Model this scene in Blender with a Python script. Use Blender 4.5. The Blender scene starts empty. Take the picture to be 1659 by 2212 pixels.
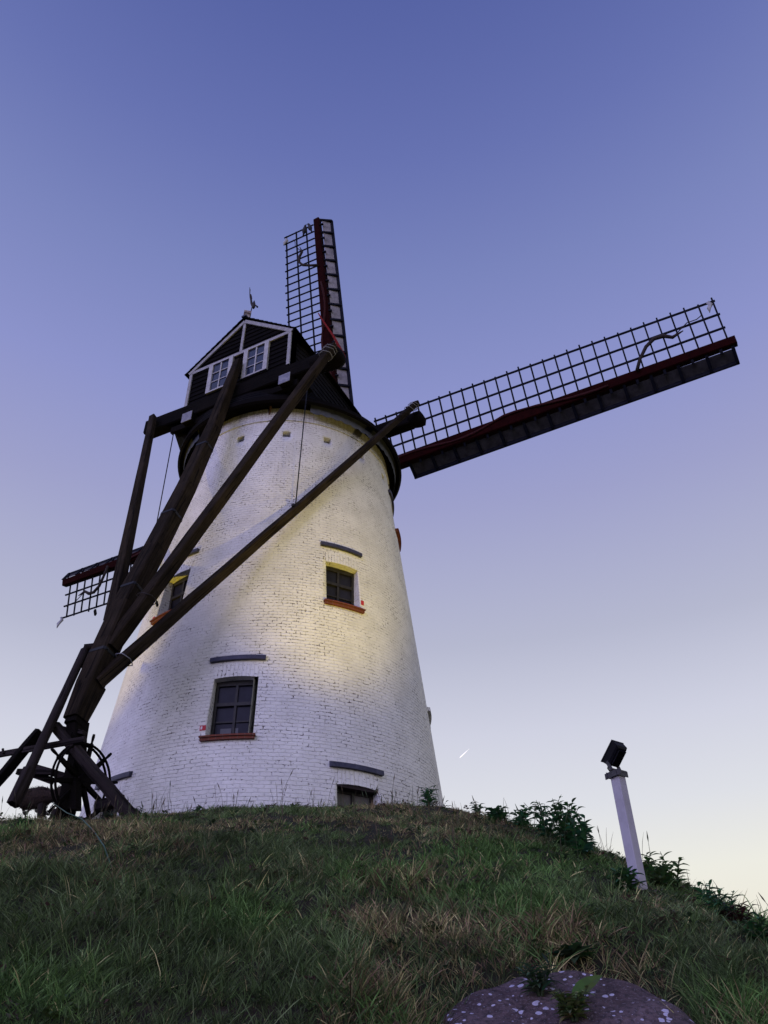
import bpy, math, random
import numpy as np
from mathutils import Vector, Matrix
random.seed(7); rng = np.random.default_rng(7)
sc = bpy.context.scene
R_ = math.radians
def lin(r, g, b):
    f = lambda c: c/12.92 if c <= .04045 else ((c+.055)/1.055)**2.4
    return (f(r/255), f(g/255), f(b/255), 1)

# ------------------------------------------------------------------ camera
FPX, PITCH, ROLL = 1700.6, R_(36.902), R_(-1.399)      # focal length in px of a 1659 x 2212 picture
F = Vector((0, math.cos(PITCH), math.sin(PITCH))); RT = Vector((1, 0, 0)); UP = RT.cross(F)
R2 = math.cos(ROLL)*RT + math.sin(ROLL)*UP; U2 = -math.sin(ROLL)*RT + math.cos(ROLL)*UP
cd = bpy.data.cameras.new('camera'); cam = bpy.data.objects.new('camera', cd); sc.collection.objects.link(cam)
cd.sensor_fit = 'VERTICAL'; cd.sensor_height = 24; cd.lens = FPX/2212*24; cd.clip_end = 20000; cd.clip_start = .05
m = Matrix((R2, U2, -F)).transposed().to_4x4(); cam.matrix_world = m
sc.camera = cam
# ------------------------------------------------------------------ sky
w = bpy.data.worlds.new('World'); sc.world = w; w.use_nodes = True
nt = w.node_tree; nt.nodes.clear()
def wn(t, **k):
    n = nt.nodes.new(t)
    for a, b in k.items(): setattr(n, a, b)
    return n
out = wn('ShaderNodeOutputWorld'); bg = wn('ShaderNodeBackground'); tc = wn('ShaderNodeTexCoord'); sx = wn('ShaderNodeSeparateXYZ')
nt.links.new(tc.outputs['Generated'], sx.inputs[0])
ramp = wn('ShaderNodeValToRGB'); nt.links.new(sx.outputs['Z'], ramp.inputs[0])
stops = [(0.0, (232, 216, 190)), (.10, (238, 231, 212)), (.20, (236, 235, 226)), (.27, (221, 223, 230)), (.353, (207, 209, 225)),
         (.454, (181, 184, 207)), (.60, (157, 160, 202)), (.70, (140, 147, 202)), (.80, (121, 132, 188)), (.875, (102, 114, 176)), (.95, (83, 96, 161))]
cr = ramp.color_ramp
while len(cr.elements) < len(stops): cr.elements.new(.5)
for e, (p, c) in zip(cr.elements, stops): e.position = p; e.color = lin(*c)
nish = wn('ShaderNodeTexSky'); nish.sky_type = 'NISHITA'; nish.sun_disc = False
nish.sun_elevation = R_(1); nish.sun_rotation = R_(205)
mixs = wn('ShaderNodeMixRGB', blend_type='ADD'); mixs.inputs[0].default_value = .006
nt.links.new(ramp.outputs[0], mixs.inputs[1]); nt.links.new(nish.outputs[0], mixs.inputs[2])
nt.links.new(mixs.outputs[0], bg.inputs[0]); bg.inputs[1].default_value = 1.0
nt.links.new(bg.outputs[0], out.inputs[0])
# ------------------------------------------------------------------ afterglow from behind the camera (large soft sun)
sl = bpy.data.lights.new('sun', 'SUN'); sl.energy = 1.5; sl.angle = R_(50); sl.color = (.46, .43, 1.0)
so = bpy.data.objects.new('sun', sl); sc.collection.objects.link(so)
so.rotation_euler = Vector((.55, .80, -.27)).to_track_quat('-Z', 'Y').to_euler()
# floodlights of the mill (one on the post in the picture, one standing left of the frame)
def spot(name, loc, tgt, power, size, blend, col):
    l = bpy.data.lights.new(name, 'SPOT'); l.energy = power; l.spot_size = R_(size); l.spot_blend = blend; l.color = col; l.shadow_soft_size = .06
    o = bpy.data.objects.new(name, l); sc.collection.objects.link(o); o.location = loc
    o.rotation_euler = (Vector(tgt)-Vector(loc)).to_track_quat('-Z', 'Y').to_euler(); return o
AIMA = Vector((-.40, .54, .74)).normalized(); LAMPA = Vector((1.62, 6.16, 2.20))
YEL = (1.0, .74, .05)
spot('flood_light_post', LAMPA+AIMA*.12, (-1.35, 13.95, 9.0), 2000, 30, 1.0, (1.0, .74, .01))
LAMPR, LAMPL = Vector((4.7, 7.8, .85)), Vector((-9.8, 9.2, .35)); TGR, TGL = Vector((-1.7, 14.0, 11.0)), Vector((-5.7, 15.6, 9.8))
spot('flood_light_right', LAMPR, TGR, 1200, 38, .6, (1.0, .80, .25))
spot('flood_light_left', LAMPL, TGL, 2500, 28, .7, YEL)
sc.view_settings.view_transform = 'Standard'; sc.view_settings.look = 'None'; sc.view_settings.exposure = 0; sc.view_settings.gamma = 1

# ------------------------------------------------------------------ places
A = Vector((-2.5486, 16.8079, 0))                       # tower axis
R0, TK, ZT, ZR = 4.1854, .112, 13.94, 13.50
AZ = R_(26.0); N = Vector((math.sin(AZ), math.cos(AZ), 0)); S = Vector((math.cos(AZ), -math.sin(AZ), 0))
def L(u, v, z): return A + S*u - N*v + Vector((0, 0, z))           # cap frame: u across, v towards the tail, z up
def ray(x, y): return (F + R2*((x-829.5)/FPX) - U2*((y-1106)/FPX)).normalized()
def tail(x, y, v):                                       # where the sight line of a picture point meets the plane at v
    r = ray(x, y); return r*((v+A.dot(-N))/(r.dot(-N)))
def symp(x, y, u=0):
    r = ray(x, y); return r*((u+A.dot(S))/(r.dot(S)))
def rad(z): return R0 - TK*z
def W(theta, z, off=0):                                  # point on the tower wall; theta in degrees, 0 faces -Y, + to the right
    t = R_(theta); r = rad(z)+off
    return A + Vector((math.sin(t)*r, -math.cos(t)*r, z))
MQ = (-1.816, 16.86, 3.752, 1.175, 2.23, 2.10, 4.3)
def hnp(x, y, bumps=True):
    mx, my, zt, c_, p, s_, mm = MQ
    r = (np.abs((x-mx)*s_)**mm + np.abs(y-my)**mm)**(1/mm)
    h = zt - c_*(r/8)**p
    k = .25; h = k*np.logaddexp(h/k, -1.6/k)
    if bumps:
        h = h + .045*np.sin(x*2.3+1.1*np.sin(y*1.7))*np.sin(y*2.1+.6) + .02*np.sin(x*5.1+2*np.sin(y*3.3))*np.cos(y*4.7) + .05*np.sin(x*.9+1.3)*np.sin(y*.8)*np.exp(-((y-6)/9.)**2)
        h = h - .20*np.exp(-(((x-.69)/.76)**6+((y-3.92)/.66)**6))
    return h
def H(x, y): return float(hnp(np.array([x], float), np.array([y], float))[0])

# ------------------------------------------------------------------ materials
def mat(name, col, rough=.7, metal=0, spec=.3):
    m = bpy.data.materials.new(name); m.use_nodes = True; b = m.node_tree.nodes['Principled BSDF']
    b.inputs['Base Color'].default_value = (*col[:3], 1); b.inputs['Roughness'].default_value = rough
    b.inputs['Metallic'].default_value = metal; b.inputs['Specular IOR Level'].default_value = spec
    return m
class NB:
    def __init__(s, m): s.m = m; s.t = m.node_tree; s.b = s.t.nodes['Principled BSDF']
    def n(s, t, **k):
        x = s.t.nodes.new(t)
        for a, b in k.items():
            if a.startswith('i_'): x.inputs[a[2:].replace('_', ' ')].default_value = b
            else: setattr(x, a, b)
        return x
    def l(s, a, b): s.t.links.new(a, b)
    def math(s, op, a, b=None, c=None, clamp=False):
        x = s.t.nodes.new('ShaderNodeMath'); x.operation = op; x.use_clamp = clamp
        for i, v in enumerate((a, b, c)):
            if v is None: continue
            if isinstance(v, (int, float)): x.inputs[i].default_value = v
            else: s.l(v, x.inputs[i])
        return x.outputs[0]
    def mix(s, f, a, b, mode='MIX'):
        x = s.t.nodes.new('ShaderNodeMixRGB'); x.blend_type = mode
        for i, v in enumerate((f, a, b)):
            if isinstance(v, (int, float)): x.inputs[i].default_value = v
            elif isinstance(v, tuple): x.inputs[i].default_value = (*v[:3], 1)
            else: s.l(v, x.inputs[i])
        return x.outputs[0]
    def noise(s, vec, scale, detail=4, rough=.6, dist=0):
        x = s.n('ShaderNodeTexNoise'); x.inputs['Scale'].default_value = scale; x.inputs['Detail'].default_value = detail
        x.inputs['Roughness'].default_value = rough; x.inputs['Distortion'].default_value = dist
        if vec is not None: s.l(vec, x.inputs['Vector'])
        return x.outputs['Fac']
    def ramp(s, v, a, b):
        x = s.n('ShaderNodeMapRange'); x.inputs[1].default_value = a; x.inputs[2].default_value = b; s.l(v, x.inputs[0]); return x.outputs[0]
    def bump(s, h, strength, dist):
        x = s.n('ShaderNodeBump'); x.inputs['Strength'].default_value = strength; x.inputs['Distance'].default_value = dist
        s.l(h, x.inputs['Height']); s.l(x.outputs[0], s.b.inputs['Normal'])

def brick_paint(name, vertical=False):
    m = mat(name, (.8, .8, .78), .75); q = NB(m)
    uv = q.n('ShaderNodeUVMap').outputs[0]
    nz = q.n('ShaderNodeTexNoise'); nz.inputs['Scale'].default_value = 7; nz.inputs['Detail'].default_value = 3; q.l(uv, nz.inputs['Vector'])
    sub = q.n('ShaderNodeVectorMath', operation='SUBTRACT'); q.l(nz.outputs['Color'], sub.inputs[0]); sub.inputs[1].default_value = (.5, .5, .5)
    scl = q.n('ShaderNodeVectorMath', operation='SCALE'); q.l(sub.outputs[0], scl.inputs[0]); scl.inputs['Scale'].default_value = .05
    add = q.n('ShaderNodeVectorMath', operation='ADD'); q.l(uv, add.inputs[0]); q.l(scl.outputs[0], add.inputs[1])
    vec = add.outputs[0]
    if vertical:
        mp = q.n('ShaderNodeMapping'); mp.inputs['Rotation'].default_value = (0, 0, R_(90)); q.l(vec, mp.inputs[0]); vec = mp.outputs[0]
    def brick(ms, sm):
        b = q.n('ShaderNodeTexBrick'); b.inputs['Scale'].default_value = 1; b.inputs['Brick Width'].default_value = .19; b.inputs['Row Height'].default_value = .070
        b.inputs['Mortar Size'].default_value = ms; b.inputs['Mortar Smooth'].default_value = sm; q.l(vec, b.inputs['Vector'])
        b.inputs['Color1'].default_value = (.3, .3, .3, 1); b.inputs['Color2'].default_value = (.7, .7, .7, 1); b.inputs['Mortar'].default_value = (.5, .5, .5, 1); return b
    b1 = brick(.012, 1.0); b2 = brick(.0080, .35)
    big = q.noise(uv, .55, 3); mid = q.noise(uv, 2.2, 4); fine = q.noise(uv, 17, 5, .65); vfine = q.noise(uv, 60, 4, .7)
    # missing paint: short dark runs inside the joints, in patches
    patch = q.ramp(q.math('ADD', q.math('MULTIPLY', big, .55), q.math('MULTIPLY', mid, .75)), .60, .80)
    hole = q.ramp(fine, .50, .60)
    gap = q.math('MULTIPLY', q.math('MULTIPLY', b2.outputs['Fac'], hole), q.math('ADD', q.math('MULTIPLY', patch, 1.3), .15), clamp=True)
    spots = q.math('MULTIPLY', q.ramp(q.noise(uv, 24, 3, .5), .655, .70), .8)
    chip = q.math('MAXIMUM', gap, spots)
    sep0 = q.n('ShaderNodeSeparateXYZ'); q.l(uv, sep0.inputs[0])
    grime = q.ramp(q.noise(uv, 1.3, 6, .7), .35, .75)
    base = q.mix(grime, (.84, .83, .81), (.62, .61, .58))
    streak = q.n('ShaderNodeMapping'); streak.inputs['Scale'].default_value = (6, .35, 1); q.l(uv, streak.inputs[0])
    st = q.ramp(q.noise(streak.outputs[0], 1.5, 4, .6), .60, .80)
    base = q.mix(q.math('MULTIPLY', st, .38), base, (.50, .47, .42))
    base = q.mix(q.math('MULTIPLY', b1.outputs['Fac'], .10), base, (.40, .39, .37))
    alg = q.math('MULTIPLY', q.ramp(sep0.outputs[1], 5.2, 3.2), q.ramp(q.noise(uv, 2.4, 6, .75), .45, .75))
    base = q.mix(q.math('MULTIPLY', alg, .45), base, (.33, .36, .27))
    base = q.mix(q.math('MULTIPLY', vfine, .12), base, (.45, .43, .4))
    # rusty brown run-off under the eave
    sep = q.n('ShaderNodeSeparateXYZ'); q.l(uv, sep.inputs[0])
    topm = q.math('MULTIPLY', q.ramp(sep.outputs[1], 13.1, 13.9), q.ramp(q.noise(streak.outputs[0], 3, 5, .7), .42, .7))
    base = q.mix(q.math('MULTIPLY', topm, .75), base, (.26, .19, .13))
    col = q.mix(chip, base, (.075, .05, .04))
    q.l(col, q.b.inputs['Base Color'])
    hgt = q.math('SUBTRACT', q.math('ADD', q.math('MULTIPLY', vfine, .18), q.math('MULTIPLY', q.noise(uv, 9, 4), .9)), q.math('ADD', q.math('MULTIPLY', b1.outputs['Fac'], .75), q.math('MULTIPLY', chip, 1.2)))
    sepc = q.n('ShaderNodeSeparateColor'); q.l(b1.outputs['Color'], sepc.inputs[0])
    hgt = q.math('ADD', hgt, q.math('MULTIPLY', sepc.outputs[0], .7))
    q.bump(hgt, .9, .010)
    return m
def wood(name, c1, c2, rough=.8, sc_=1.0, bumpd=.012):
    m = mat(name, c1, rough, spec=.04); q = NB(m); uv = q.n('ShaderNodeUVMap').outputs[0]
    mp = q.n('ShaderNodeMapping'); mp.inputs['Scale'].default_value = (.7*sc_, 14*sc_, 1); q.l(uv, mp.inputs[0])
    g = q.noise(mp.outputs[0], 3, 6, .65, .6); big = q.noise(uv, 1.3, 3)
    mp2 = q.n('ShaderNodeMapping'); mp2.inputs['Scale'].default_value = (.35*sc_, 7*sc_, 1); q.l(uv, mp2.inputs[0])
    crack = q.ramp(q.noise(mp2.outputs[0], 2.2, 2, .4, 1.2), .62, .66)
    col = q.mix(q.ramp(q.math('ADD', q.math('MULTIPLY', g, .6), q.math('MULTIPLY', big, .5)), .35, .8), c1, c2)
    col = q.mix(q.math('MULTIPLY', crack, .8), col, (.006, .005, .005)); q.l(col, q.b.inputs['Base Color'])
    q.bump(q.math('SUBTRACT', g, q.math('MULTIPLY', crack, 1.5)), .9, bumpd); return m
def noisy(name, c1, c2, scale=6, rough=.7, bumpd=.004, coords='Object', metal=0, spec=.3, lo=.35, hi=.7):
    m = mat(name, c1, rough, metal, spec); q = NB(m); v = q.n('ShaderNodeTexCoord').outputs[coords]
    f = q.noise(v, scale, 6, .65); q.l(q.mix(q.ramp(f, lo, hi), c1, c2), q.b.inputs['Base Color']); q.bump(q.noise(v, scale*5, 4), .6, bumpd); return m
M = {}
M['wall'] = brick_paint('painted_brick'); M['wall_v'] = brick_paint('painted_brick_upright', True)
M['timber'] = wood('weathered_timber', (.004, .0035, .003), (.052, .038, .027))
M['timber_dark'] = wood('tarred_timber', (.003, .0028, .003), (.011, .0085, .0075))
M['timber_grey'] = wood('grey_timber', (.014, .011, .012), (.050, .040, .040))
M['boards'] = wood('tarred_boards', (.003, .0025, .003), (.009, .007, .007), .7)
M['shingle'] = noisy('dark_shingles', (.003, .003, .004), (.012, .010, .011), 5, .8, spec=.05)
M['trim'] = noisy('white_trim_paint', (.40, .39, .40), (.24, .23, .23), 9, .55, .002)
M['casing'] = noisy('white_frame_paint', (.50, .49, .50), (.33, .32, .32), 11, .5, .002)
M['glass_sky'] = mat('attic_glass', (.022, .030, .060), .12, 0, .8)
M['glass'] = noisy('dusty_glass', (.006, .006, .013), (.017, .017, .030), 2.2, .3, .0005, spec=.12)
M['glass_curtain'] = noisy('curtained_glass', (.10, .095, .10), (.14, .13, .14), 5, .4, .0005, spec=.15)
M['frame'] = noisy('black_window_paint', (.008, .007, .008), (.03, .027, .025), 14, .5, .002)
M['lead'] = noisy('blue_grey_lead', (.022, .023, .050), (.06, .06, .10), 8, .5, .004)
M['zinc'] = noisy('dull_zinc', (.045, .05, .075), (.09, .095, .125), 6, .5, .002)
M['zinc_cap'] = noisy('pale_zinc_plate', (.16, .16, .22), (.30, .30, .36), 10, .5, .002)
M['red'] = noisy('dark_red_paint', (.012, .0014, .0016), (.024, .0028, .0026), 5, .8, .002, spec=.04)
M['redcloth'] = noisy('red_sailcloth', (.025, .003, .003), (.05, .005, .005), 16, .9, .006)
M['lattice'] = noisy('dark_blue_lattice_paint', (.005, .006, .012), (.012, .013, .022), 9, .7, .002, spec=.08)
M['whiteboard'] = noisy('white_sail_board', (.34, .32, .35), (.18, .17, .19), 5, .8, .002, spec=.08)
M['whiteboard_shade'] = noisy('shaded_white_sail_board', (.075, .072, .080), (.035, .033, .038), 5, .8, .002, spec=.05)  # same white boards, darkened to paint in the shade on three sails
M['rag'] = mat('pale_rag', (.45, .45, .48), .9)
M['iron'] = noisy('dark_iron', (.02, .018, .02), (.06, .045, .04), 20, .55, .002, metal=.3)
M['strap'] = mat('pale_wire', (.24, .24, .26), .5)
M['redloose'] = noisy('bright_red_cloth', (.16, .006, .006), (.24, .012, .010), 16, .9, .006)
M['rope'] = noisy('tarred_rope', (.020, .016, .016), (.05, .035, .03), 30, .9, .004)
M['chainpile'] = noisy('fuzzy_wound_rope', (.022, .016, .014), (.065, .042, .030), 40, 1, .02)
M['dark'] = mat('dark_interior', (.006, .006, .008), .9)
M['redsign'] = mat('red_plate', (.45, .02, .03), .5); M['signwhite'] = mat('plate_white', (.7, .62, .68), .5)
M['post'] = noisy('pale_painted_post', (.40, .38, .44), (.24, .22, .26), 4, .6, .001, lo=.45, hi=.85)
M['lampblack'] = noisy('black_lamp_housing', (.004, .004, .007), (.008, .008, .012), 9, .6, .001, spec=.1)
M['bracket'] = noisy('grey_bracket_steel', (.028, .028, .036), (.06, .056, .068), 14, .5, .001)
M['greenrope'] = mat('green_cord', (.06, .12, .09), .8)
M['bird'] = noisy('pigeon_feathers', (.02, .02, .03), (.05, .05, .06), 20, .8)
M['cable'] = mat('black_cable', (.006, .006, .008), .5)
def m_terra():
    m = mat('red_brick_sill', (.35, .09, .035), .75); q = NB(m); uv = q.n('ShaderNodeUVMap').outputs[0]
    b = q.n('ShaderNodeTexBrick'); b.inputs['Scale'].default_value = 1; b.inputs['Brick Width'].default_value = .115; b.inputs['Row Height'].default_value = .05
    b.inputs['Mortar Size'].default_value = .004; b.inputs['Color1'].default_value = (.18, .040, .018, 1); b.inputs['Color2'].default_value = (.12, .028, .015, 1); b.inputs['Mortar'].default_value = (.16, .12, .10, 1)
    q.l(uv, b.inputs['Vector']); q.l(q.mix(q.math('MULTIPLY', q.noise(uv, 14, 5), .5), b.outputs[0], (.12, .035, .02)), q.b.inputs['Base Color'])
    q.bump(b.outputs['Fac'], -.6, .008); return m
M['terra'] = m_terra()
def m_stone():
    m = mat('millstone_stone', (.12, .10, .12), .9); q = NB(m); v = q.n('ShaderNodeTexCoord').outputs['Object']
    a = q.noise(v, 5, 8, .7); b = q.noise(v, 45, 4, .7)
    col = q.mix(q.ramp(a, .32, .66), (.055, .032, .034), (.20, .140, .155)); col = q.mix(q.ramp(b, .45, .65), col, (.03, .024, .026)); col = q.mix(q.ramp(q.noise(v, 90, 3), .55, .7), col, (.26, .21, .25))
    moss = q.ramp(q.noise(v, 3.1, 5, .7), .60, .70); col = q.mix(q.math('MULTIPLY', moss, .55), col, (.06, .065, .035))
    # pale lichen rosettes
    vo = q.n('ShaderNodeTexVoronoi', feature='F1'); vo.inputs['Scale'].default_value = 28; vo.inputs['Randomness'].default_value = 1
    nv = q.n('ShaderNodeTexNoise'); nv.inputs['Scale'].default_value = 26; q.l(v, nv.inputs['Vector'])
    sc2 = q.n('ShaderNodeVectorMath', operation='SCALE'); sc2.inputs['Scale'].default_value = .022; q.l(nv.outputs['Color'], sc2.inputs[0])
    ad = q.n('ShaderNodeVectorMath', operation='ADD'); q.l(v, ad.inputs[0]); q.l(sc2.outputs[0], ad.inputs[1]); q.l(ad.outputs[0], vo.inputs['Vector'])
    sp = q.n('ShaderNodeSeparateColor'); q.l(vo.outputs['Color'], sp.inputs[0])
    size = q.math('MULTIPLY', q.ramp(sp.outputs[0], .35, 1.0), .50)
    lic = q.math('LESS_THAN', vo.outputs['Distance'], size)
    lic = q.math('MULTIPLY', lic, q.math('GREATER_THAN', q.noise(v, 4.2, 2), .46))
    col = q.mix(q.math('MULTIPLY', lic, .95), col, (.66, .62, .80)); q.l(col, q.b.inputs['Base Color'])
    q.bump(q.math('ADD', a, q.math('MULTIPLY', b, .6)), 1.0, .045); return m
M['stone'] = m_stone()
def m_attr(name, rough=.7, trans=.0):
    m = mat(name, (.05, .07, .03), rough, spec=.15); q = NB(m); a = q.n('ShaderNodeAttribute', attribute_name='tint')
    q.l(a.outputs['Color'], q.b.inputs['Base Color'])
    if trans:
        tr = q.n('ShaderNodeBsdfTranslucent'); q.l(a.outputs['Color'], tr.inputs[0]); mx = q.n('ShaderNodeMixShader'); mx.inputs[0].default_value = trans
        q.l(q.b.outputs[0], mx.inputs[1]); q.l(tr.outputs[0], mx.inputs[2]); q.l(mx.outputs[0], q.t.nodes['Material Output'].inputs[0])
    return m
M['grass'] = m_attr('grass_blades', .75, .25); M['leaf'] = m_attr('leaf_green', .55, .25)
def m_soil():
    m = mat('grassy_soil', (.03, .028, .02), .95); q = NB(m); v = q.n('ShaderNodeTexCoord').outputs['Object']
    a = q.noise(v, .9, 6, .7); b = q.noise(v, 14, 6, .75)
    col = q.mix(q.ramp(a, .4, .6), (.022, .026, .010), (.045, .030, .018)); col = q.mix(q.ramp(b, .35, .75), col, (.012, .012, .008))
    q.l(col, q.b.inputs['Base Color']); q.bump(b, 1, .04); return m
M['soil'] = m_soil()

# ------------------------------------------------------------------ mesh helpers
def thing(name, label, cat, loc=(0, 0, 0), group=None):
    o = bpy.data.objects.new(name, None); sc.collection.objects.link(o); o.location = loc; o.empty_display_size = .3
    o['label'] = label; o['category'] = cat
    if group: o['group'] = group
    o['_org'] = list(loc); return o
def org(o): return Vector(o['_org']) if o is not None and '_org' in o else Vector((0, 0, 0))
def frame(d, up=Vector((0, 0, 1))):
    d = d.normalized(); s = d.cross(up)
    if s.length < 1e-4: s = d.cross(Vector((0, 1, 0)))
    s.normalize(); return d, s, s.cross(d)
class MB:
    def __init__(s): s.v = []; s.f = []; s.uv = []; s.smooth = []
    def face(s, pts, uvs=None, sm=False):
        i = len(s.v); s.v += [tuple(p) for p in pts]; s.f.append(tuple(range(i, i+len(pts)))); s.uv.append(uvs or [(p[0]+p[1], p[2]) for p in pts]); s.smooth.append(sm)
    def beam(s, p0, p1, w0, h0, w1=None, h1=None, up=Vector((0, 0, 1)), rows=1, wob=0, side=None):
        p0 = Vector(p0); p1 = Vector(p1); w1 = w0 if w1 is None else w1; h1 = h0 if h1 is None else h1
        d, sd, u = frame(p1-p0, up)
        if side is not None:
            sd = (side - d*side.dot(d)).normalized(); u = sd.cross(d)
        ln = (p1-p0).length; rings = []
        rv = random.random()*50
        for k in range(rows+1):
            t = k/rows; c = p0.lerp(p1, t); w = w0+(w1-w0)*t; h = h0+(h1-h0)*t
            c = c + sd*random.uniform(-wob, wob) + u*random.uniform(-wob, wob)
            b = min(w, h)*.09
            prof = [(-w/2+b, -h/2), (w/2-b, -h/2), (w/2, -h/2+b), (w/2, h/2-b), (w/2-b, h/2), (-w/2+b, h/2), (-w/2, h/2-b), (-w/2, -h/2+b)]
            rings.append([c+sd*a+u*e for a, e in prof])
        per = [0]
        for a, b_ in zip(prof, prof[1:]+prof[:1]): per.append(per[-1]+math.hypot(a[0]-b_[0], a[1]-b_[1]))
        for k in range(rows):
            for j in range(8):
                j2 = (j+1) % 8; x0, x1 = ln*k/rows+rv, ln*(k+1)/rows+rv
                s.face([rings[k][j], rings[k][j2], rings[k+1][j2], rings[k+1][j]], [(x0, per[j]), (x0, per[j+1]), (x1, per[j+1]), (x1, per[j])])
        s.face(rings[0][::-1]); s.face(rings[-1]); return s
    def box(s, c, ax, ay, az):                           # half axes
        c, ax, ay, az = map(Vector, (c, ax, ay, az))
        for n_, a, b in ((ax, ay, az), (ay, az, ax), (az, ax, ay)):
            for sg in (1, -1):
                q = [c+n_*sg+a*i+b*j*sg for i, j in ((-1, -1), (1, -1), (1, 1), (-1, 1))]
                la, lb = a.length*2, b.length*2; s.face(q, [(0, 0), (la, 0), (la, lb), (0, lb)])
        return s
    def tube(s, pts, r, n=8, caps=True, sm=True):
        pts = [Vector(p) for p in pts]; rs = r if isinstance(r, (list, tuple)) else [r]*len(pts); rings = []; ln = 0; lens = []
        up = Vector((0, 0, 1)); 
        for i, p in enumerate(pts):
            d = (pts[min(i+1, len(pts)-1)]-pts[max(i-1, 0)]).normalized()
            _, a, b = frame(d, up if abs(d.z) < .95 else Vector((0, 1, 0)))
            if i and rings and a.dot(pa) < 0: a, b = -a, -b
            pa = a
            rings.append([p+(a*math.cos(t)+b*math.sin(t))*rs[i] for t in [2*math.pi*k/n for k in range(n)]])
            ln += (p-pts[i-1]).length if i else 0; lens.append(ln)
        for i in range(len(pts)-1):
            for k in range(n):
                k2 = (k+1) % n
                s.face([rings[i][k], rings[i][k2], rings[i+1][k2], rings[i+1][k]], [(lens[i], k*.05), (lens[i], k*.05+.05), (lens[i+1], k*.05+.05), (lens[i+1], k*.05)], sm)
        if caps: s.face(rings[0][::-1]); s.face(rings[-1])
        return s
    def prism(s, poly, d):                               # polygon (list of points) extruded by vector d
        d = Vector(d); poly = [Vector(p) for p in poly]; q = [p+d for p in poly]
        s.face(poly); s.face(q[::-1])
        for i in range(len(poly)):
            j = (i+1) % len(poly); s.face([poly[j], poly[i], q[i], q[j]])
        return s
    def build(s, name, m, parent=None, merge=True):
        o_ = Vector((0, 0, 0)); p = parent
        while p is not None:
            if '_org' in p: o_ = Vector(p['_org']); break
            p = p.parent
        me = bpy.data.meshes.new(name)
        me.from_pydata([(x-o_.x, y-o_.y, z-o_.z) for x, y, z in s.v], [], s.f)
        ul = me.uv_layers.new(name='UVMap'); flat = [c for f in s.uv for uv in f for c in uv]; ul.data.foreach_set('uv', flat)
        me.polygons.foreach_set('use_smooth', s.smooth)
        for mm in (m if isinstance(m, list) else [m]): me.materials.append(mm)
        if merge:
            import bmesh
            bm = bmesh.new(); bm.from_mesh(me); bmesh.ops.remove_doubles(bm, verts=bm.verts, dist=1e-5); bmesh.ops.recalc_face_normals(bm, faces=bm.faces); bm.to_mesh(me); bm.free()
        o = bpy.data.objects.new(name, me); sc.collection.objects.link(o)
        if parent is not None: o.parent = parent
        return o

# ------------------------------------------------------------------ ground
def build_ground():
    def axis(lo, hi, n, far):
        a = list(np.linspace(lo, hi, n)); e = [far*(k/8)**2.2 for k in range(1, 9)]
        return np.array([lo-x for x in e[::-1]]+a+[hi+x for x in e])
    xs = axis(-22, 20, 190, 1500); ys = axis(-4, 32, 170, 1500)
    X, Y = np.meshgrid(xs, ys); Z = hnp(X, Y); nx, ny = len(xs), len(ys)
    me = bpy.data.meshes.new('mound'); vs = np.stack([X, Y, Z], -1).reshape(-1, 3)
    i = np.arange(nx*ny).reshape(ny, nx); q = np.stack([i[:-1, :-1], i[:-1, 1:], i[1:, 1:], i[1:, :-1]], -1).reshape(-1, 4)
    me.from_pydata(vs.tolist(), [], q.tolist()); me.polygons.foreach_set('use_smooth', [True]*len(me.polygons)); me.materials.append(M['soil'])
    o = bpy.data.objects.new('mound_ground', me); sc.collection.objects.link(o); o['kind'] = 'structure'
build_ground()

# ------------------------------------------------------------------ windmill
mill = thing('windmill', 'white painted brick tower windmill with black cap, red stocks and dark timber tail frame', 'windmill', tuple(A+Vector((0, 0, 3.4))))
WINS = [dict(t=-4.1, hw=6.6, z0=5.17, z1=6.30, sag=.025, hood=6.66, sill=True),
        dict(t=31.1, hw=6.9, z0=8.18, z1=9.19, sag=.02, hood=9.60, sill=True),
        dict(t=-37.5, hw=7.0, z0=8.18, z1=9.19, sag=.02, hood=9.60, sill=True),
        dict(t=32.5, hw=6.3, z0=3.30, z1=4.36, sag=.03, hood=4.66, sill=False),
        dict(t=-41.0, hw=6.3, z0=3.30, z1=4.36, sag=.03, hood=4.66, sill=False),
        dict(t=87.0, hw=8.5, z0=11.62, z1=12.5, sag=.02, hood=12.75, sill=True),
        dict(t=90.0, hw=6.6, z0=5.9, z1=6.5, sag=.025, hood=6.80, sill=None)]
HOLES = [dict(t=t, hw=2.0, z0=12.91, z1=13.10, sag=0, hood=None, sill=False) for t in (-62.5, -40.8, -19.3, 4.9, 26.2, 47.6, 69, 91)]
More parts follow.
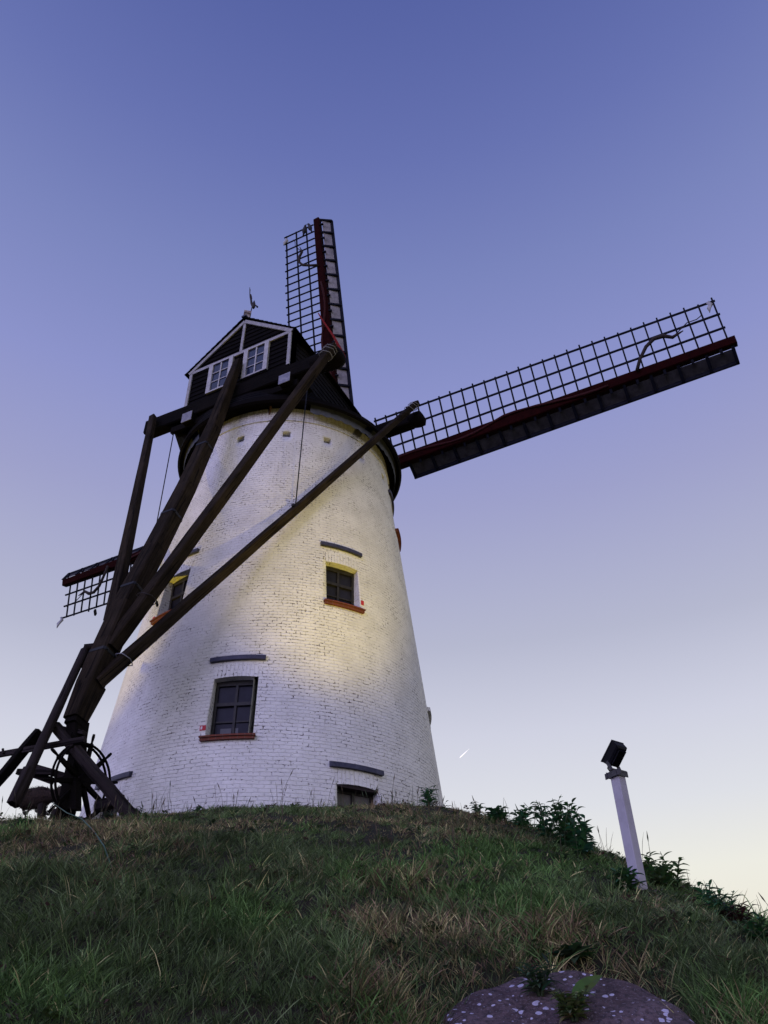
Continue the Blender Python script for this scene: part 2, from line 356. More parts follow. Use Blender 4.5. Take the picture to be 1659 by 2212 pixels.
def build_tower():
    ths = set(round(x, 3) for x in np.arange(-180, 180, 1.5)); zs = set(round(x, 3) for x in np.arange(.2, 13.94, .25)) | {13.94, 13.5}
    for w_ in WINS+HOLES:
        ths = {t for t in ths if not (min(abs(t-w_['t']-w_['hw']), abs(t-w_['t']+w_['hw'])) < .6)} | {round(w_['t']-w_['hw'], 3), round(w_['t']+w_['hw'], 3)}
        zs = {z for z in zs if min(abs(z-w_['z0']), abs(z-w_['z1'])) > .05 or z in (13.94, 13.5)} | {w_['z0'], w_['z1']}
    ths = sorted(ths); zs = sorted(zs)
    def zdef(t, z):
        for w_ in WINS:
            x = (t-w_['t'])/w_['hw']
            if abs(x) <= 1.001 and w_['sag'] and abs(z-w_['z1']) < .12: return z + w_['sag']*(1-x*x) - w_['sag']*.0
        return z
    def P(t, z):
        zz = zdef(t, z); off = .035 if z > 13.505 else 0
        return W(t, zz, off)
    def uvp(t, z): return (R_(t)*3.4+20, zdef(t, z))
    mb = MB(); n = len(ths)
    def inside(t0, t1, z0, z1):
        tc_, zc = (t0+t1)/2, (z0+z1)/2
        for w_ in WINS+HOLES:
            if abs(tc_-w_['t']) < w_['hw'] and w_['z0'] < zc < w_['z1']: return True
        return False
    for k in range(n):
        t0 = ths[k]; t1 = ths[k+1] if k+1 < n else ths[0]+360
        for a, b in zip(zs, zs[1:]):
            if inside(t0, t1, a, b): continue
            mb.face([P(t0, a), P(t1, a), P(t1, b), P(t0, b)], [uvp(t0, a), uvp(t1, a), uvp(t1, b), uvp(t0, b)], True)
        # small corbel step under the top band
        mb.face([W(t0, 13.5), W(t1, 13.5), W(t1, 13.501, .035), W(t0, 13.501, .035)], [uvp(t0, 13.5), uvp(t1, 13.5), uvp(t1, 13.5), uvp(t0, 13.5)])
    # reveals
    for w_ in WINS+HOLES:
        dep = .32 if w_ in WINS else .25
        e = Vector((math.sin(R_(w_['t'])), -math.cos(R_(w_['t'])), 0))*dep
        tt = [t for t in ths if w_['t']-w_['hw']-.01 <= t <= w_['t']+w_['hw']+.01]; zz = [z for z in zs if w_['z0']-.001 <= z <= w_['z1']+.001]
        loop = [(t, zz[0]) for t in tt]+[(tt[-1], z) for z in zz[1:]]+[(t, zz[-1]) for t in tt[::-1][1:]]+[(tt[0], z) for z in zz[::-1][1:-1]]
        for i_ in range(len(loop)):
            a, b = loop[i_], loop[(i_+1) % len(loop)]; pa, pb = P(*a), P(*b); ua, ub = uvp(*a), uvp(*b)
            if abs(a[1]-b[1]) < 1e-6: uq = [ua, ub, (ub[0], ub[1]+dep), (ua[0], ua[1]+dep)]
            else: uq = [ua, ub, (ub[0]+dep, ub[1]), (ua[0]+dep, ua[1])]
            mb.face([pa, pb, pb-e, pa-e], uq)
    o = mb.build('tower_wall', M['wall'], mill)
    for p in o.data.polygons:
        if p.area < 0: pass
    for w_ in HOLES:
        e = Vector((math.sin(R_(w_['t'])), -math.cos(R_(w_['t'])), 0)); t_ = Vector((math.cos(R_(w_['t'])), math.sin(R_(w_['t'])), 0))
        c = W(w_['t'], 13.0)-e*.24; MB().box(c, t_*.12, e*.005, Vector((0, 0, .12))).build('putlog_hole_back', M['dark'], o)
    # upright brick lintels, a few mm proud of the wall
    for w_ in WINS:
        lb = MB(); steps = 10; h0 = .24
        for i_ in range(steps):
            x0, x1 = -1+2*i_/steps, -1+2*(i_+1)/steps
            def q(x, top):
                tt = w_['t']+w_['hw']*x*(1.0+(.12 if top else 0)); zz = w_['z1']+w_['sag']*(1-x*x)+(h0 if top else .001)+(.03*(1-x*x) if top else 0)
                return W(tt, zz, .006), (R_(tt)*3.2+3, zz)
            f = [q(x0, 0), q(x1, 0), q(x1, 1), q(x0, 1)]; lb.face([a for a, b in f], [b for a, b in f])
        lb.build('brick_lintel', M['wall_v'], o)
build_tower()
def arc_bar(mb, t, hw, z, sag, h, off0, off1, n=12, slope=0):
    """curved bar on the wall: from t-hw to t+hw, bottom z with crown sag, height h, from off0 to off1 outwards"""
    for i in range(n):
        xs = (-1+2*i/n, -1+2*(i+1)/n)
        def c(x, zz, off): return W(t+hw*x, zz+sag*(1-x*x), off)
        a = [c(xs[0], z, off0), c(xs[1], z, off0), c(xs[1], z, off1), c(xs[0], z, off1)]
        b = [c(xs[0], z+h, off0), c(xs[1], z+h, off0), c(xs[1], z+h-slope, off1), c(xs[0], z+h-slope, off1)]
        u0, u1 = R_(hw)*3.3*xs[0], R_(hw)*3.3*xs[1]
        mb.face(a[::-1]); mb.face(b, [(u0, 0), (u1, 0), (u1, .05), (u0, .05)])
        mb.face([a[3], a[2], b[2], b[3]], [(u0, 0), (u1, 0), (u1, h), (u0, h)])
        if i == 0: mb.face([a[0], a[3], b[3], b[0]])
        if i == n-1: mb.face([a[1], b[1], b[2], a[2]])
def build_window(w_, idx):
    th = R_(w_['t']); e = Vector((math.sin(th), -math.cos(th), 0)); t = Vector((math.cos(th), math.sin(th), 0)); Z = Vector((0, 0, 1))
    rb = rad(w_['z1']); half = R_(w_['hw'])*rad((w_['z0']+w_['z1'])/2)*.985; rec = .19
    zc0, zc1 = w_['z0']+.01, w_['z1']+w_['sag']*.5
    c0 = A + e*(rb*math.cos(R_(w_['hw']))-rec); c0.z = 0
    def P(x, z, d=0): return c0+t*x+Z*z+e*d
    fr = MB(); fw = .055
    def bar(x0, x1, z0, z1, d=.035): fr.box(P((x0+x1)/2, (z0+z1)/2), t*((x1-x0)/2), e*d, Z*((z1-z0)/2))
    bar(-half, -half+fw, zc0, zc1); bar(half-fw, half, zc0, zc1); bar(-half+fw, half-fw, zc0, zc0+.05); bar(-half+fw, half-fw, zc1-.09, zc1+.04)
    zm = zc0+(zc1-zc0)*.60
    bar(-half+fw, half-fw, zm-.032, zm+.032, .045); bar(-.022, .022, zc0+.05, zm-.032, .040); bar(-.024, .024, zm+.032, zc1-.09, .036)
    z3 = (zc0+.05+zm-.03)/2
    bar(-half+fw, -.022, z3-.014, z3+.014, .025); bar(.022, half-fw, z3-.014, z3+.014, .025)
    fo = fr.build('window', M['frame'], mill)
    for x0, x1 in ((-half+fw, -.023), (.023, half-fw)):
        for z0, z1 in ((zc0+.05, z3-.014), (z3+.014, zm-.032), (zm+.032, zc1-.09)):
            pm = MB(); tl = random.uniform(-.004, .004)
            pm.box(P((x0+x1)/2, (z0+z1)/2, -.005), t*((x1-x0)/2-.001)+e*tl, e*.002, Z*((z1-z0)/2-.001)+e*random.uniform(-.006, .006)); pm.build('pane', M['glass_curtain' if idx == 3 else 'glass'], fo)
    if idx == 0:     # papers standing behind the bottom panes
        pp = MB(); pp.box(P(-.14, zc0+.15, -.004+.010), t*.10, e*.001, Z*.085); pp.box(P(.055, zc0+.15, .006), t*.03, e*.001, Z*.085); pp.build('paper_notice', mat('grey_paper', (.10, .10, .12), .6), fo)
    if w_['hood']:
        hb = MB(); arc_bar(hb, w_['t'], w_['hw']*1.32, w_['hood']-.01, .012, .105, 0, .07, slope=.02); hb.build('lead_hood', M['wall' if idx == 6 else 'lead'], fo)
    if w_['sill']:
        sb = MB(); arc_bar(sb, w_['t'], w_['hw']*1.17, w_['z0']-.048, 0, .045, -.2, .09, slope=.015); arc_bar(sb, w_['t'], w_['hw']*1.14, w_['z0']-.10, 0, .050, -.02, .06); sb.build('brick_sill', M['terra'], fo)
    elif w_['sill'] is not None:
        sb = MB(); sb.beam(P(-half, w_['z1']+.0, rec*.6), P(half, w_['z1']+.0, rec*.6), .16, .07, rows=4, wob=.008); sb.build('wooden_lintel', M['timber_grey'], fo)
for i, w_ in enumerate(WINS): build_window(w_, i)
def marker(theta, z, wd, hg, white=True):
    th = R_(theta); e = Vector((math.sin(th), -math.cos(th), 0)); t = Vector((math.cos(th), math.sin(th), 0)); Z = Vector((0, 0, 1)); c = W(theta, z, .012)
    o = MB().box(c, t*wd, e*.006, Z*hg).build('marker_plate', M['redsign'], mill)
    if white: MB().box(c+e*.008-t*wd*.42, t*wd*.30, e*.001, Z*hg*.62).build('plate_mark', M['signwhite'], o)
marker(-11.6, 5.33, .055, .045); marker(39.0, 8.36, .035, .05, False); marker(-46.2, 8.26, .04, .035, False)

# ---- cap
C0 = -.12; HW = 1.67; ZE, ZA, ZB, VG = 16.42, 17.74, 14.95, 2.60
cap = None
def build_cap():
    # roof: lapped shingle courses on both slopes, hipped to the front
    mb = MB(); vf = -1.5
    apB, apF = L(C0+.05, VG+.12, ZA+.06), L(C0, -.9, ZA-.1)
    for sg in (-1, 1):
        n = 11
        eB, eF = L(C0+sg*(HW+.10), VG+.12, ZE-.03), L(C0+sg*(HW+.06), vf, ZE-.06)
        nrm = (eB-apB).cross(eF-eB).normalized(); nrm = nrm if nrm.z > 0 else -nrm
        for k in range(n):
            a, b = k/n, (k+1)/n+.02; lift0, lift1 = nrm*.012, nrm*.036
            p = [apB.lerp(eB, a)+lift0, apF.lerp(eF, a)+lift0, apF.lerp(eF, b)+lift1, apB.lerp(eB, b)+lift1]
            mb.prism(p, -nrm*.02)
    # front hip
    for k in range(8):
        a, b = k/8, (k+1)/8
        top = L(C0, -.9, ZA-.1); l_ = L(C0-HW-.06, vf, ZE-.06); r_ = L(C0+HW+.06, vf, ZE-.06)
        l2, r2 = L(C0-1.2, -2.3, ZE-.9), L(C0+1.2, -2.3, ZE-.9)
    mb.face([L(C0, -.9, ZA-.1), L(C0-HW-.06, vf, ZE-.06), L(C0-1.3, -2.3, 15.2), L(C0+1.3, -2.3, 15.2), L(C0+HW+.06, vf, ZE-.06)])
    roof = mb.build('cap_roof', M['shingle'], mill)
    # ridge capping
    rc = MB(); rc.beam(L(C0+.05, VG+.15, ZA+.09), L(C0, -.9, ZA-.05), .16, .06, rows=1); rc.build('ridge_board', M['lead'], roof)
    # side walls of cap with horizontal shingle courses, then flaring skirt to the round eave
    sb = MB(); nphi = 72
    def inner(ph):     # rounded rectangle
        c, s_ = math.cos(ph), math.sin(ph); hx = HW; hv = (VG-.06) if s_ > 0 else 2.3
        ex = 9 if s_ > 0 else 3.0
        k = (abs(c)**ex/hx**ex + abs(s_)**ex/hv**ex)**(-1/ex)
        return c*k+C0, s_*k
    def ring(ph, t):   # t 0 top of skirt (body), 1 outer eave
        iu, iv = inner(ph); c, s_ = math.cos(ph), math.sin(ph)
        ro = 3.04; ou, ov, oz = c*ro, s_*ro, 13.92
        b = t**.85
        u, v, z = iu+(ou-iu)*b, iv+(ov-iv)*b, 14.95+(oz-14.95)*t
        return L(u, v, z)
    ncr = 8
    for i in range(nphi):
        p0, p1 = 2*math.pi*i/nphi, 2*math.pi*(i+1)/nphi
        for k in range(ncr):
            a, b = k/ncr, (k+1)/ncr
            lift = Vector((0, 0, .03))
            q = [ring(p0, a), ring(p1, a), ring(p1, b)+lift, ring(p0, b)+lift]
            sb.face(q); sb.face([q[3], q[2], ring(p1, b), ring(p0, b)])
        # body wall above the skirt
        iu0, iv0 = inner(p0); iu1, iv1 = inner(p1)
        if not (iv0 > VG-.5 and iv1 > VG-.5):
            zt0 = ZE-.04 if iv0 > -1.5 else ZE-.04-(-1.5-iv0)*1.5; zt1 = ZE-.04 if iv1 > -1.5 else ZE-.04-(-1.5-iv1)*1.5
            nc = 9
            for k in range(nc):
                za0, zb0 = 14.95+(zt0-14.95)*k/nc, 14.95+(zt0-14.95)*(k+1)/nc; za1, zb1 = 14.95+(zt1-14.95)*k/nc, 14.95+(zt1-14.95)*(k+1)/nc
                e0 = (L(iu0, iv0, 0)-L(C0, 0, 0)).normalized()*.02; e1 = (L(iu1, iv1, 0)-L(C0, 0, 0)).normalized()*.02
                sb.face([L(iu0, iv0, za0)+e0, L(iu1, iv1, za1)+e1, L(iu1, iv1, zb1), L(iu0, iv0, zb0)])
                sb.face([L(iu0, iv0, zb0)+e0, L(iu1, iv1, zb1)+e1, L(iu1, iv1, zb1), L(iu0, iv0, zb0)])
    sk = sb.build('cap_skirt', M['shingle'], mill)
    # eave fascia and dark underside
    eb = MB(); zb = MB(); n = 96
    for i in range(n):
        p0, p1 = 2*math.pi*i/n, 2*math.pi*(i+1)/n
        def c(p, r, z): return L(math.cos(p)*r, math.sin(p)*r, z)
        segs = [(3.05, 13.99), (3.06, 13.86), (3.00, 13.82), (2.94, 13.96), (2.84, 13.97), (2.72, 13.99), (2.4, 14.02)]
        for (r0, z0), (r1, z1) in zip(segs, segs[1:]): eb.face([c(p0, r0, z0), c(p1, r0, z0), c(p1, r1, z1), c(p0, r1, z1)])
        if not (R_(35) < (p0 % (2*math.pi)) < R_(85)) or True:
            w0 = .022*abs(math.sin(p0*36)); w1 = .022*abs(math.sin(p1*36))
            m_ = (p0+p1)/2; wm = .022*abs(math.sin(m_*36))
    nz = 96*6
    for i in range(nz):
        p0, p1 = 2*math.pi*i/nz, 2*math.pi*(i+1)/nz
        def c(p, r, z): return L(math.cos(p)*r, math.sin(p)*r, z)
        f = lambda p: 13.69-.05*abs(math.sin(p*34))
        if R_(48) < (p0+p1)/2 < R_(112): continue
        zb.face([c(p0, 2.87, f(p0)), c(p1, 2.87, f(p1)), c(p1, 2.91, 13.96), c(p0, 2.91, 13.96)])
    eb.build('eave_ring', M['boards'], sk); zb.build('zinc_valance', M['zinc'], sk)
    # tail side corner boxes and low cross board under the gable
    tb = MB()
    tb.prism([L(-2.08, VG, 14.50), L(1.95, VG, 14.42), L(1.95, VG, 14.95), L(-2.08, VG, 14.95)], N*.5)
    tb.prism([L(-2.08, VG, 14.50), L(-1.9, VG, 14.15), L(1.75, VG, 14.05), L(1.95, VG, 14.42)], N*.06)
    tb.prism([L(-2.10, VG, 14.50), L(-2.2, 1.9, 13.9), L(-1.6, 2.5, 13.9), L(-1.6, VG, 14.4)], S*.05)
    tb.build('tail_apron', M['boards'], sk)
    lb = MB(); lb.beam(L(-2.0, 2.72, 14.27), L(1.9, 2.72, 14.20), .10, .20, rows=3, wob=.004); lb.build('apron_rail', M['timber_dark'], sk)
    # gable
    gb = MB(); z = ZB; k = 0
    while z < ZA-.02:
        z1 = min(z+.165, ZA)
        def hw(zz): return HW if zz <= ZE else HW*(ZA-zz)/(ZA-ZE)+.001
        def lft(zz): return C0-hw(zz)
        def rgt(zz): return C0+hw(zz)
        if z < ZE < z1: z1 = ZE
        gb.face([L(lft(z), VG+.035, z), L(rgt(z), VG+.035, z), L(rgt(z1), VG+.012, z1), L(lft(z1), VG+.012, z1)], [(0, z*2), (3.3, z*2), (3.3, z1*2), (0, z1*2)])
        gb.face([L(lft(z), VG+.035, z), L(rgt(z), VG+.035, z), L(rgt(z), VG, z), L(lft(z), VG, z)]); z = z1
    gable = gb.build('gable_wall', M['boards'], mill)
    v = VG+.05
    tr = MB()
    def gbar(a, b, wd, v_=v, th=.04): tr.beam(L(a[0], v_, a[1]), L(b[0], v_, b[1]), th, wd, side=N)
    for sg in (-1, 1):
        gbar((C0+sg*(HW-.05), 15.02+(.1 if sg > 0 else 0)), (C0+sg*(HW-.05), ZE-.02), .095)
        gbar((C0+sg*(HW+.02), ZE-.045), (C0+sg*.0+.05, ZA-.075), .115, v+.012)
    gbar((C0-HW+.05, ZE-.04), (C0+HW-.05, ZE-.04), .11, v+.004); gbar((C0+.03, ZE), (C0+.05, ZA-.12), .085, v-.004)
    tr.build('white_gable_trim', M['trim'], gable)
    for u0, u1, z0, z1 in ((-1.09, -.30, 15.26, 16.36), (.06, .86, 15.26, 16.36)):
        f = MB(); cw = .13
        def bx(a, b, c_, d_, t_=.035, vv=v+.01): f.box(L((a+b)/2, vv, (c_+d_)/2), S*((b-a)/2), N*t_, Vector((0, 0, (d_-c_)/2)))
        bx(u0, u0+cw, z0, z1); bx(u1-cw, u1, z0, z1)
        bx(u0+cw, u1-cw, z1-.045, z1); bx(u0+cw, u1-cw, z0, z0+.05)
        um = (u0+u1)/2; bx(um-.018, um+.018, z0+.05, z1-.045, .02)
        zz0, zz1 = z0+.05, z1-.045; h = (zz1-zz0)/3; ia, ib = u0+cw, u1-cw
        for k in (1, 2): bx(ia, um-.018, zz0+h*k-.012, zz0+h*k+.012, .018); bx(um+.018, ib, zz0+h*k-.012, zz0+h*k+.012, .018)
        fo = f.build('gable_window', M['casing'], gable)
        for a, b in ((ia, um-.018), (um+.018, ib)):
            for k in range(3):
                g = MB(); g.box(L((a+b)/2, VG+.052, zz0+h*(k+.5)), S*((b-a)/2-.001)+N*random.uniform(-.004, .004), N*.002, Vector((0, 0, h/2-.013))+N*random.uniform(-.004, .004)); g.build('pane', M['glass_sky'], fo)
    # finial and weather vane
    fi = MB(); b = L(C0+.06, VG+.02, ZA+.05)
    for (r0, z0), (r1, z1) in zip([(.085, 0), (.075, .17), (.12, .20), (.12, .28), (.03, .36)], [(.075, .17), (.12, .20), (.12, .28), (.03, .36), (.0, .38)]):
        for k in range(4):
            a0, a1 = math.pi/4+k*math.pi/2+.3, math.pi/4+(k+1)*math.pi/2+.3
            g = lambda a, r, z: b+Vector((math.cos(a)*r*1.2, math.sin(a)*r*1.2, z))
            fi.face([g(a0, r0, z0), g(a1, r0, z0), g(a1, r1, z1), g(a0, r1, z1)])
    fo = fi.build('finial', noisy('worn_finial_paint', (.45, .42, .42), (.16, .07, .06), 14, .7, .003), mill)
    wv = MB(); 
    def V(x, y): return tail(900/1.80832+x*.0904/1.80832, 1050/1.80832+y*.0904/1.80832, VG+.02)
    wv.tube([V(890, 1850), V(935, 1640), V(935, 1590)], .014, 6)
    wv.tube([V(945, 1620), V(915, 1500), V(895, 1360), V(865, 1230), V(845, 1120), V(840, 1030), V(846, 930), V(832, 800)], [.022, .035, .03, .026, .016, .013, .016, .006], 6)
    wv.tube([V(900, 1360), V(925, 1290), V(915, 1200), V(880, 1120), V(868, 1190), V(893, 1290)], [.018, .014, .012, .022, .014, .02], 6)
    wv.tube([V(990, 1715), V(1000, 1640), V(1012, 1530), V(1032, 1385)], [.022, .055, .05, .014], 8)
    wv.tube([V(985, 1660), V(960, 1600), V(935, 1500)], [.03, .03, .015], 6)
    wv.tube([V(1040, 1600), V(1080, 1605), V(1110, 1580), V(1165, 1650)], [.012, .014, .012, .03], 6); wv.tube([V(1050, 1520), V(1105, 1590)], .01, 5); wv.tube([V(846, 930), V(866, 895)], [.014, .006], 5)
    wv.build('weather_vane', M['iron'], fo)
build_cap()

# ---- spreets and tail frame
def build_tail():
    sp = MB(); sp.beam(L(-2.93, 2.66, 14.76), L(2.35, 2.66, 14.66), .32, .46, rows=8, wob=.008)
    so_ = sp.build('cross_beam', M['timber_dark'], mill)
    s2 = MB(); s2.tube([L(2.3, 2.66, 14.66), L(2.7, 2.66, 14.64), L(2.95, 2.66, 14.64), L(3.08, 2.66, 14.66), L(3.13, 2.66, 14.67)], [.24, .28, .29, .22, .1], 12); s2.build('beam_head', M['timber_dark'], so_)
    for u0, u1, z0, z1 in ((1.48, 1.79, 14.14, 14.42), (-1.50, -1.20, 14.18, 14.47)):
        b = MB(); b.box(L((u0+u1)/2, 2.55, (z0+z1)/2), S*((u1-u0)/2), N*.38, Vector((0, 0, (z1-z0)/2))); bo = b.build('floor_joist', M['timber_dark'], mill)
        MB().box(L((u0+u1)/2, 2.94, (z0+z1)/2), S*((u1-u0)/2+.008), N*.008, Vector((0, 0, (z1-z0)/2+.008))).build('zinc_end_plate', M['zinc_cap'], bo)
    # long cross beam through the cap
    lg = MB(); lg.beam(L(-3.75, -.4, 14.80), L(3.55, -.4, 14.78), .34, .32, .34, .36, rows=6, wob=.006); lg.tube([L(3.5, -.4, 14.78), L(3.72, -.4, 14.76), L(3.86, -.4, 14.76), L(3.92, -.4, 14.78)], [.20, .23, .22, .10], 10)
    lg.build('long_cross_beam', M['timber_dark'], mill)
    pole = [(0, 2.80, 15.85), (0, 3.37, 12.95), (0, 3.93, 10.75), (0, 4.50, 8.80), (0, 4.97, 7.28), (0, 5.16, 6.44), (0, 5.36, 5.60), (0, 5.50, 4.95)]
    pw = [.19, .29, .33, .35, .36, .37, .36, .30]
    pb = MB()
    for (a, wa), (b, wb) in zip(zip(pole, pw), zip(pole[1:], pw[1:])): pb.beam(L(*a), L(a[0]+(b[0]-a[0])*1.01, a[1]+(b[1]-a[1])*1.01, a[2]+(b[2]-a[2])*1.01), wa, wa, wb, wb, side=S, rows=3)
    po = pb.build('tail_pole', M['timber'], mill)
    def brace(top, bot, w0, w1, name='brace', m='timber', over=.3):
        top, bot = Vector(top), Vector(bot); d = (bot-top).normalized()
        b = MB(); b.beam(top-d*over, bot, w0, w0*.9, w1, w1, rows=10, wob=.006, side=S); return b.build(name, M[m], mill)
    tR = tail(716, 752, 2.98); bR = L(.14, 5.22, 6.30)
    tL = tail(330, 905, 2.98); bL = L(-.12, 5.10, 6.95)
    tG = L(3.80, -.08, 15.0); bG = L(.12, 5.34, 5.60)
    a = brace(tR, bR, .20, .24, over=.10); b_ = brace(tL, bL, .165, .21, over=.12); c = brace(tG, bG, .15, .205, over=.12)
    tGl = L(-3.72, -.08, 14.95); bGl = L(-.25, 5.28, 6.0); d_ = brace(tGl, bGl, .14, .18, over=.1)
    # wire lashings
    def lash(o, p, d, r, n=2, m='strap'):
        mb = MB(); d = d.normalized(); _, s_, u_ = frame(d)
        for k in range(n):
            c_ = p+d*(.10*k)
            mb.tube([c_+(s_*math.cos(t)+u_*math.sin(t))*r*(1.12 if i_ % 2 else 1.0)+d*.03*math.sin(t) for i_, t in enumerate([2*math.pi*j/12 for j in range(13)])], .009, 5, False)
        mb.build('wire_lashing', M[m], o)
    dR = bR-tR; lash(a, tR+dR.normalized()*.08, dR, .155, 2); lash(a, tR+dR.normalized()*.33, dR, .15, 1)
    dG = bG-tG; lash(c, tG+dG.normalized()*.05, dG, .115, 2); lash(c, tG+dG.normalized()*.35, dG, .115, 1)
    lash(c, bG-dG.normalized()*.62, dG, .15, 1); lash(a, bR-dR.normalized()*1.1, dR, .175, 1, 'iron')
    # bolts and wedges on the tail pole
    for px, py, L_ in ((205, 1318, .13), (338, 1300, .16), (290, 1345, .14), (300, 1330, .14)): 
        p = symp(px, py, .1 if px > 250 else -.15); MB().beam(p, p+Vector((.05, -.05, -.12)), .03, .05).build('wedge', M['timber_dark'], po)
    # iron straps and bolts on the tail pole
    for k_, f_ in ((1, .35), (2, .5), (3, .75), (5, .3)):
        p, q_ = L(*pole[k_]), L(*pole[k_+1]); c_ = p.lerp(q_, f_); w_ = pw[k_]+(pw[k_+1]-pw[k_])*f_+.014; d_2 = (q_-p).normalized()
        st_ = MB(); st_.beam(c_-d_2*.03, c_+d_2*.03, w_, w_, side=S)
        n_2 = S.cross(d_2).normalized()
        for a_ in (-.3, .3):
            st_.tube([c_+S*(w_*.5)+n_2*(a_*w_), c_+S*(w_*.5+.02)+n_2*(a_*w_)], .016, 6)
        st_.build('iron_strap', M['cable'], po)
    # foot of the tail: iron shod shoe, knee, and chain block
    sh = MB(); sh.beam(L(0, 5.30, 5.6), L(0, 5.50, 4.85), .32, .34, .24, .26, side=S); sh.beam(L(0, 5.46, 4.9), L(0, 5.34, 4.45), .22, .26, side=S)
    sh.build('tail_shoe', M['timber_dark'], po)
    # steering spar with curved top handle
    v = 5.95
    s1 = MB(); top = symp(183, 1405, -.28); bot = tail(29, 1738, 6.1)
    s1.tube([top.lerp(bot, k/10) for k in range(11)], [.070]*4+[.075]*7, 10); s1.beam(top.lerp(bot, .80), bot, .12, .17, .12, .18, side=S)
    hp = symp(246, 1404, .12)
    s1.tube([top.lerp(bot, .03), top+Vector((.02, 0, .05)), top.lerp(hp, .35)+Vector((0, 0, .07)), top.lerp(hp, .7)+Vector((0, 0, .05)), hp], [.07, .075, .065, .06, .055], 10)
    so2 = s1.build('steering_spar', M['timber_grey'], mill)
    # winch group
    def p5(x, y, vv): return tail(x*.42194/1.80832, (2600+y*.42194)/1.80832, vv)
    ps = MB(); ps.beam(L(.02, 5.30, 2.7), L(.0, 5.36, 4.95), .22, .20, .18, .17, side=S, rows=5, wob=.01)
    wp = ps.build('winch_post', M['timber_dark'], mill)
    wl = MB(); hub = p5(752, 1070, 5.22); Rw = .555; ax = S
    def wp_(a, r, off=0): return hub+Vector((0, 0, 1))*math.sin(a)*r + N*math.cos(a)*r*1.0 + ax*off
    for off in (-.03, .05):
        wl.tube([wp_(2*math.pi*k/48, Rw, off) for k in range(49)], .020, 6, False)
    wheel = wl.build('winch_wheel', M['timber_dark'], mill)
    hb = MB(); hb.tube([hub-ax*.12, hub+ax*.12], .11, 12); hb.build('hub', M['timber_dark'], wheel)
    for k in range(10):
        a_ = R_(14)+2*math.pi*k/10
        s_ = MB(); s_.beam(wp_(a_, .06, .01), wp_(a_, Rw+.04, .01), .06, .085, .05, .06, side=S)
        s_.tube([wp_(a_, Rw+.02, .01), wp_(a_, Rw+.06, .01), wp_(a_, Rw+.15, .01), wp_(a_, Rw+.20, .01)], [.038, .018, .026, .022], 8)
        s_.build('spoke', M['timber_dark'], wheel)
    # drum with fuzzy wound rope
    dr = MB(); a0, a1 = hub-S*1.22+Vector((0, 0, -.10)), hub-S*.05+Vector((0, 0, -.16))
    dr.tube([a0.lerp(a1, k/12) for k in range(13)], [.10, .155, .165, .16, .165, .15, .11, .09, .10, .13, .15, .16, .13], 14)
    drum = dr.build('winch_drum', M['chainpile'], mill)
    fz = MB()
    for k in range(900):
        t_ = random.random()*.95+.02; a_ = random.random()*6.283; r = np.interp(t_*12, range(13), [.10, .155, .165, .16, .165, .15, .11, .09, .10, .13, .15, .16, .13])
        c_ = a0.lerp(a1, t_); o_ = (-N)*math.cos(a_)+Vector((0, 0, 1))*math.sin(a_); p = c_+o_*r; q = S*random.uniform(-.02, .02)+o_.cross(S)*random.uniform(-.02, .02)
        fz.face([p-q*.4, p+q*.4, p+o_*random.uniform(.012, .035)+q])
    fz.build('rope_fuzz', M['chainpile'], drum)
    for x0, sag, x1 in ((.08, .08, .20), (.30, .07, .42), (.5, .14, .62), (.62, .13, .74)):
        ch = MB(); p, q = a0.lerp(a1, x0)+Vector((0, 0, -.14)), a0.lerp(a1, x1)+Vector((0, 0, -.14)); n = 12
        for k in range(n):
            t_ = k/n; c_ = p.lerp(q, t_)+Vector((0, 0, -sag*4*t_*(1-t_))); d = Vector((random.random()-.5, random.random()-.5, random.random()-.5)).normalized(); e_ = d.orthogonal().normalized()
            ch.tube([c_+(d*math.cos(a_)*.026+e_*math.sin(a_)*.016) for a_ in [j*math.pi/4 for j in range(9)]], .006, 4, False)
        ch.build('chain', M['iron'], drum)
    # struts, guide rails and leaning timbers
    st = MB(); st.beam(p5(505, 548, 5.62), p5(1330, 1330, 5.1)+Vector((0, 0, -.25)), .12, .15, .15, .18, rows=8, wob=.006, side=S); st.build('ground_strut', M['timber_grey'], mill)
    st = MB(); st.beam(p5(470, 560, 5.55), p5(780, 628, 5.45), .10, .06, rows=3, wob=.008); st.build('top_plank', M['timber_grey'], mill)
    st = MB(); st.beam(p5(-260, 870, 5.75), p5(785, 682, 5.55), .05, .09, side=N); st.beam(p5(30, 815, 5.74), p5(26, 770, 5.74), .03, .03); st.build('cross_rail', M['timber_grey'], mill)
    st = MB(); st.beam(p5(370, 610, 5.5), p5(-160, 1230, 5.9), .12, .15, rows=5, wob=.006, side=S); st.build('leaning_brace', M['timber_dark'], mill)
    for a_, b2 in (((340, 950), (745, 1068)), ((262, 992), (500, 1072))):
        st = MB(); st.beam(p5(*a_, 5.5), p5(*b2, 5.3), .05, .10, rows=3, wob=.004); st.build('guide_rail', M['timber_grey'], mill)
    st = MB(); st.prism([p5(500, 1050, 5.42), p5(620, 1015, 5.42), p5(700, 1030, 5.42), p5(700, 1330, 5.42), p5(550, 1330, 5.42), p5(600, 1130, 5.42)], N*.12)
    st.build('winch_cheek', M['timber_dark'], mill)
    for a_, b2, v1, v2, w1 in (((165, 985), (500, 985), 5.55, 5.48, .08), ((900, 1310), (1120, 1235), 4.9, 4.9, .14), ((395, 1280), (380, 1400), 5.5, 5.5, .09), ((530, 1330), (490, 1430), 5.5, 5.5, .09)):
        MB().beam(p5(*a_, v1), p5(*b2, v2), w1, w1*1.1, rows=2, wob=.006).build('low_timber', M['timber_grey'], mill)
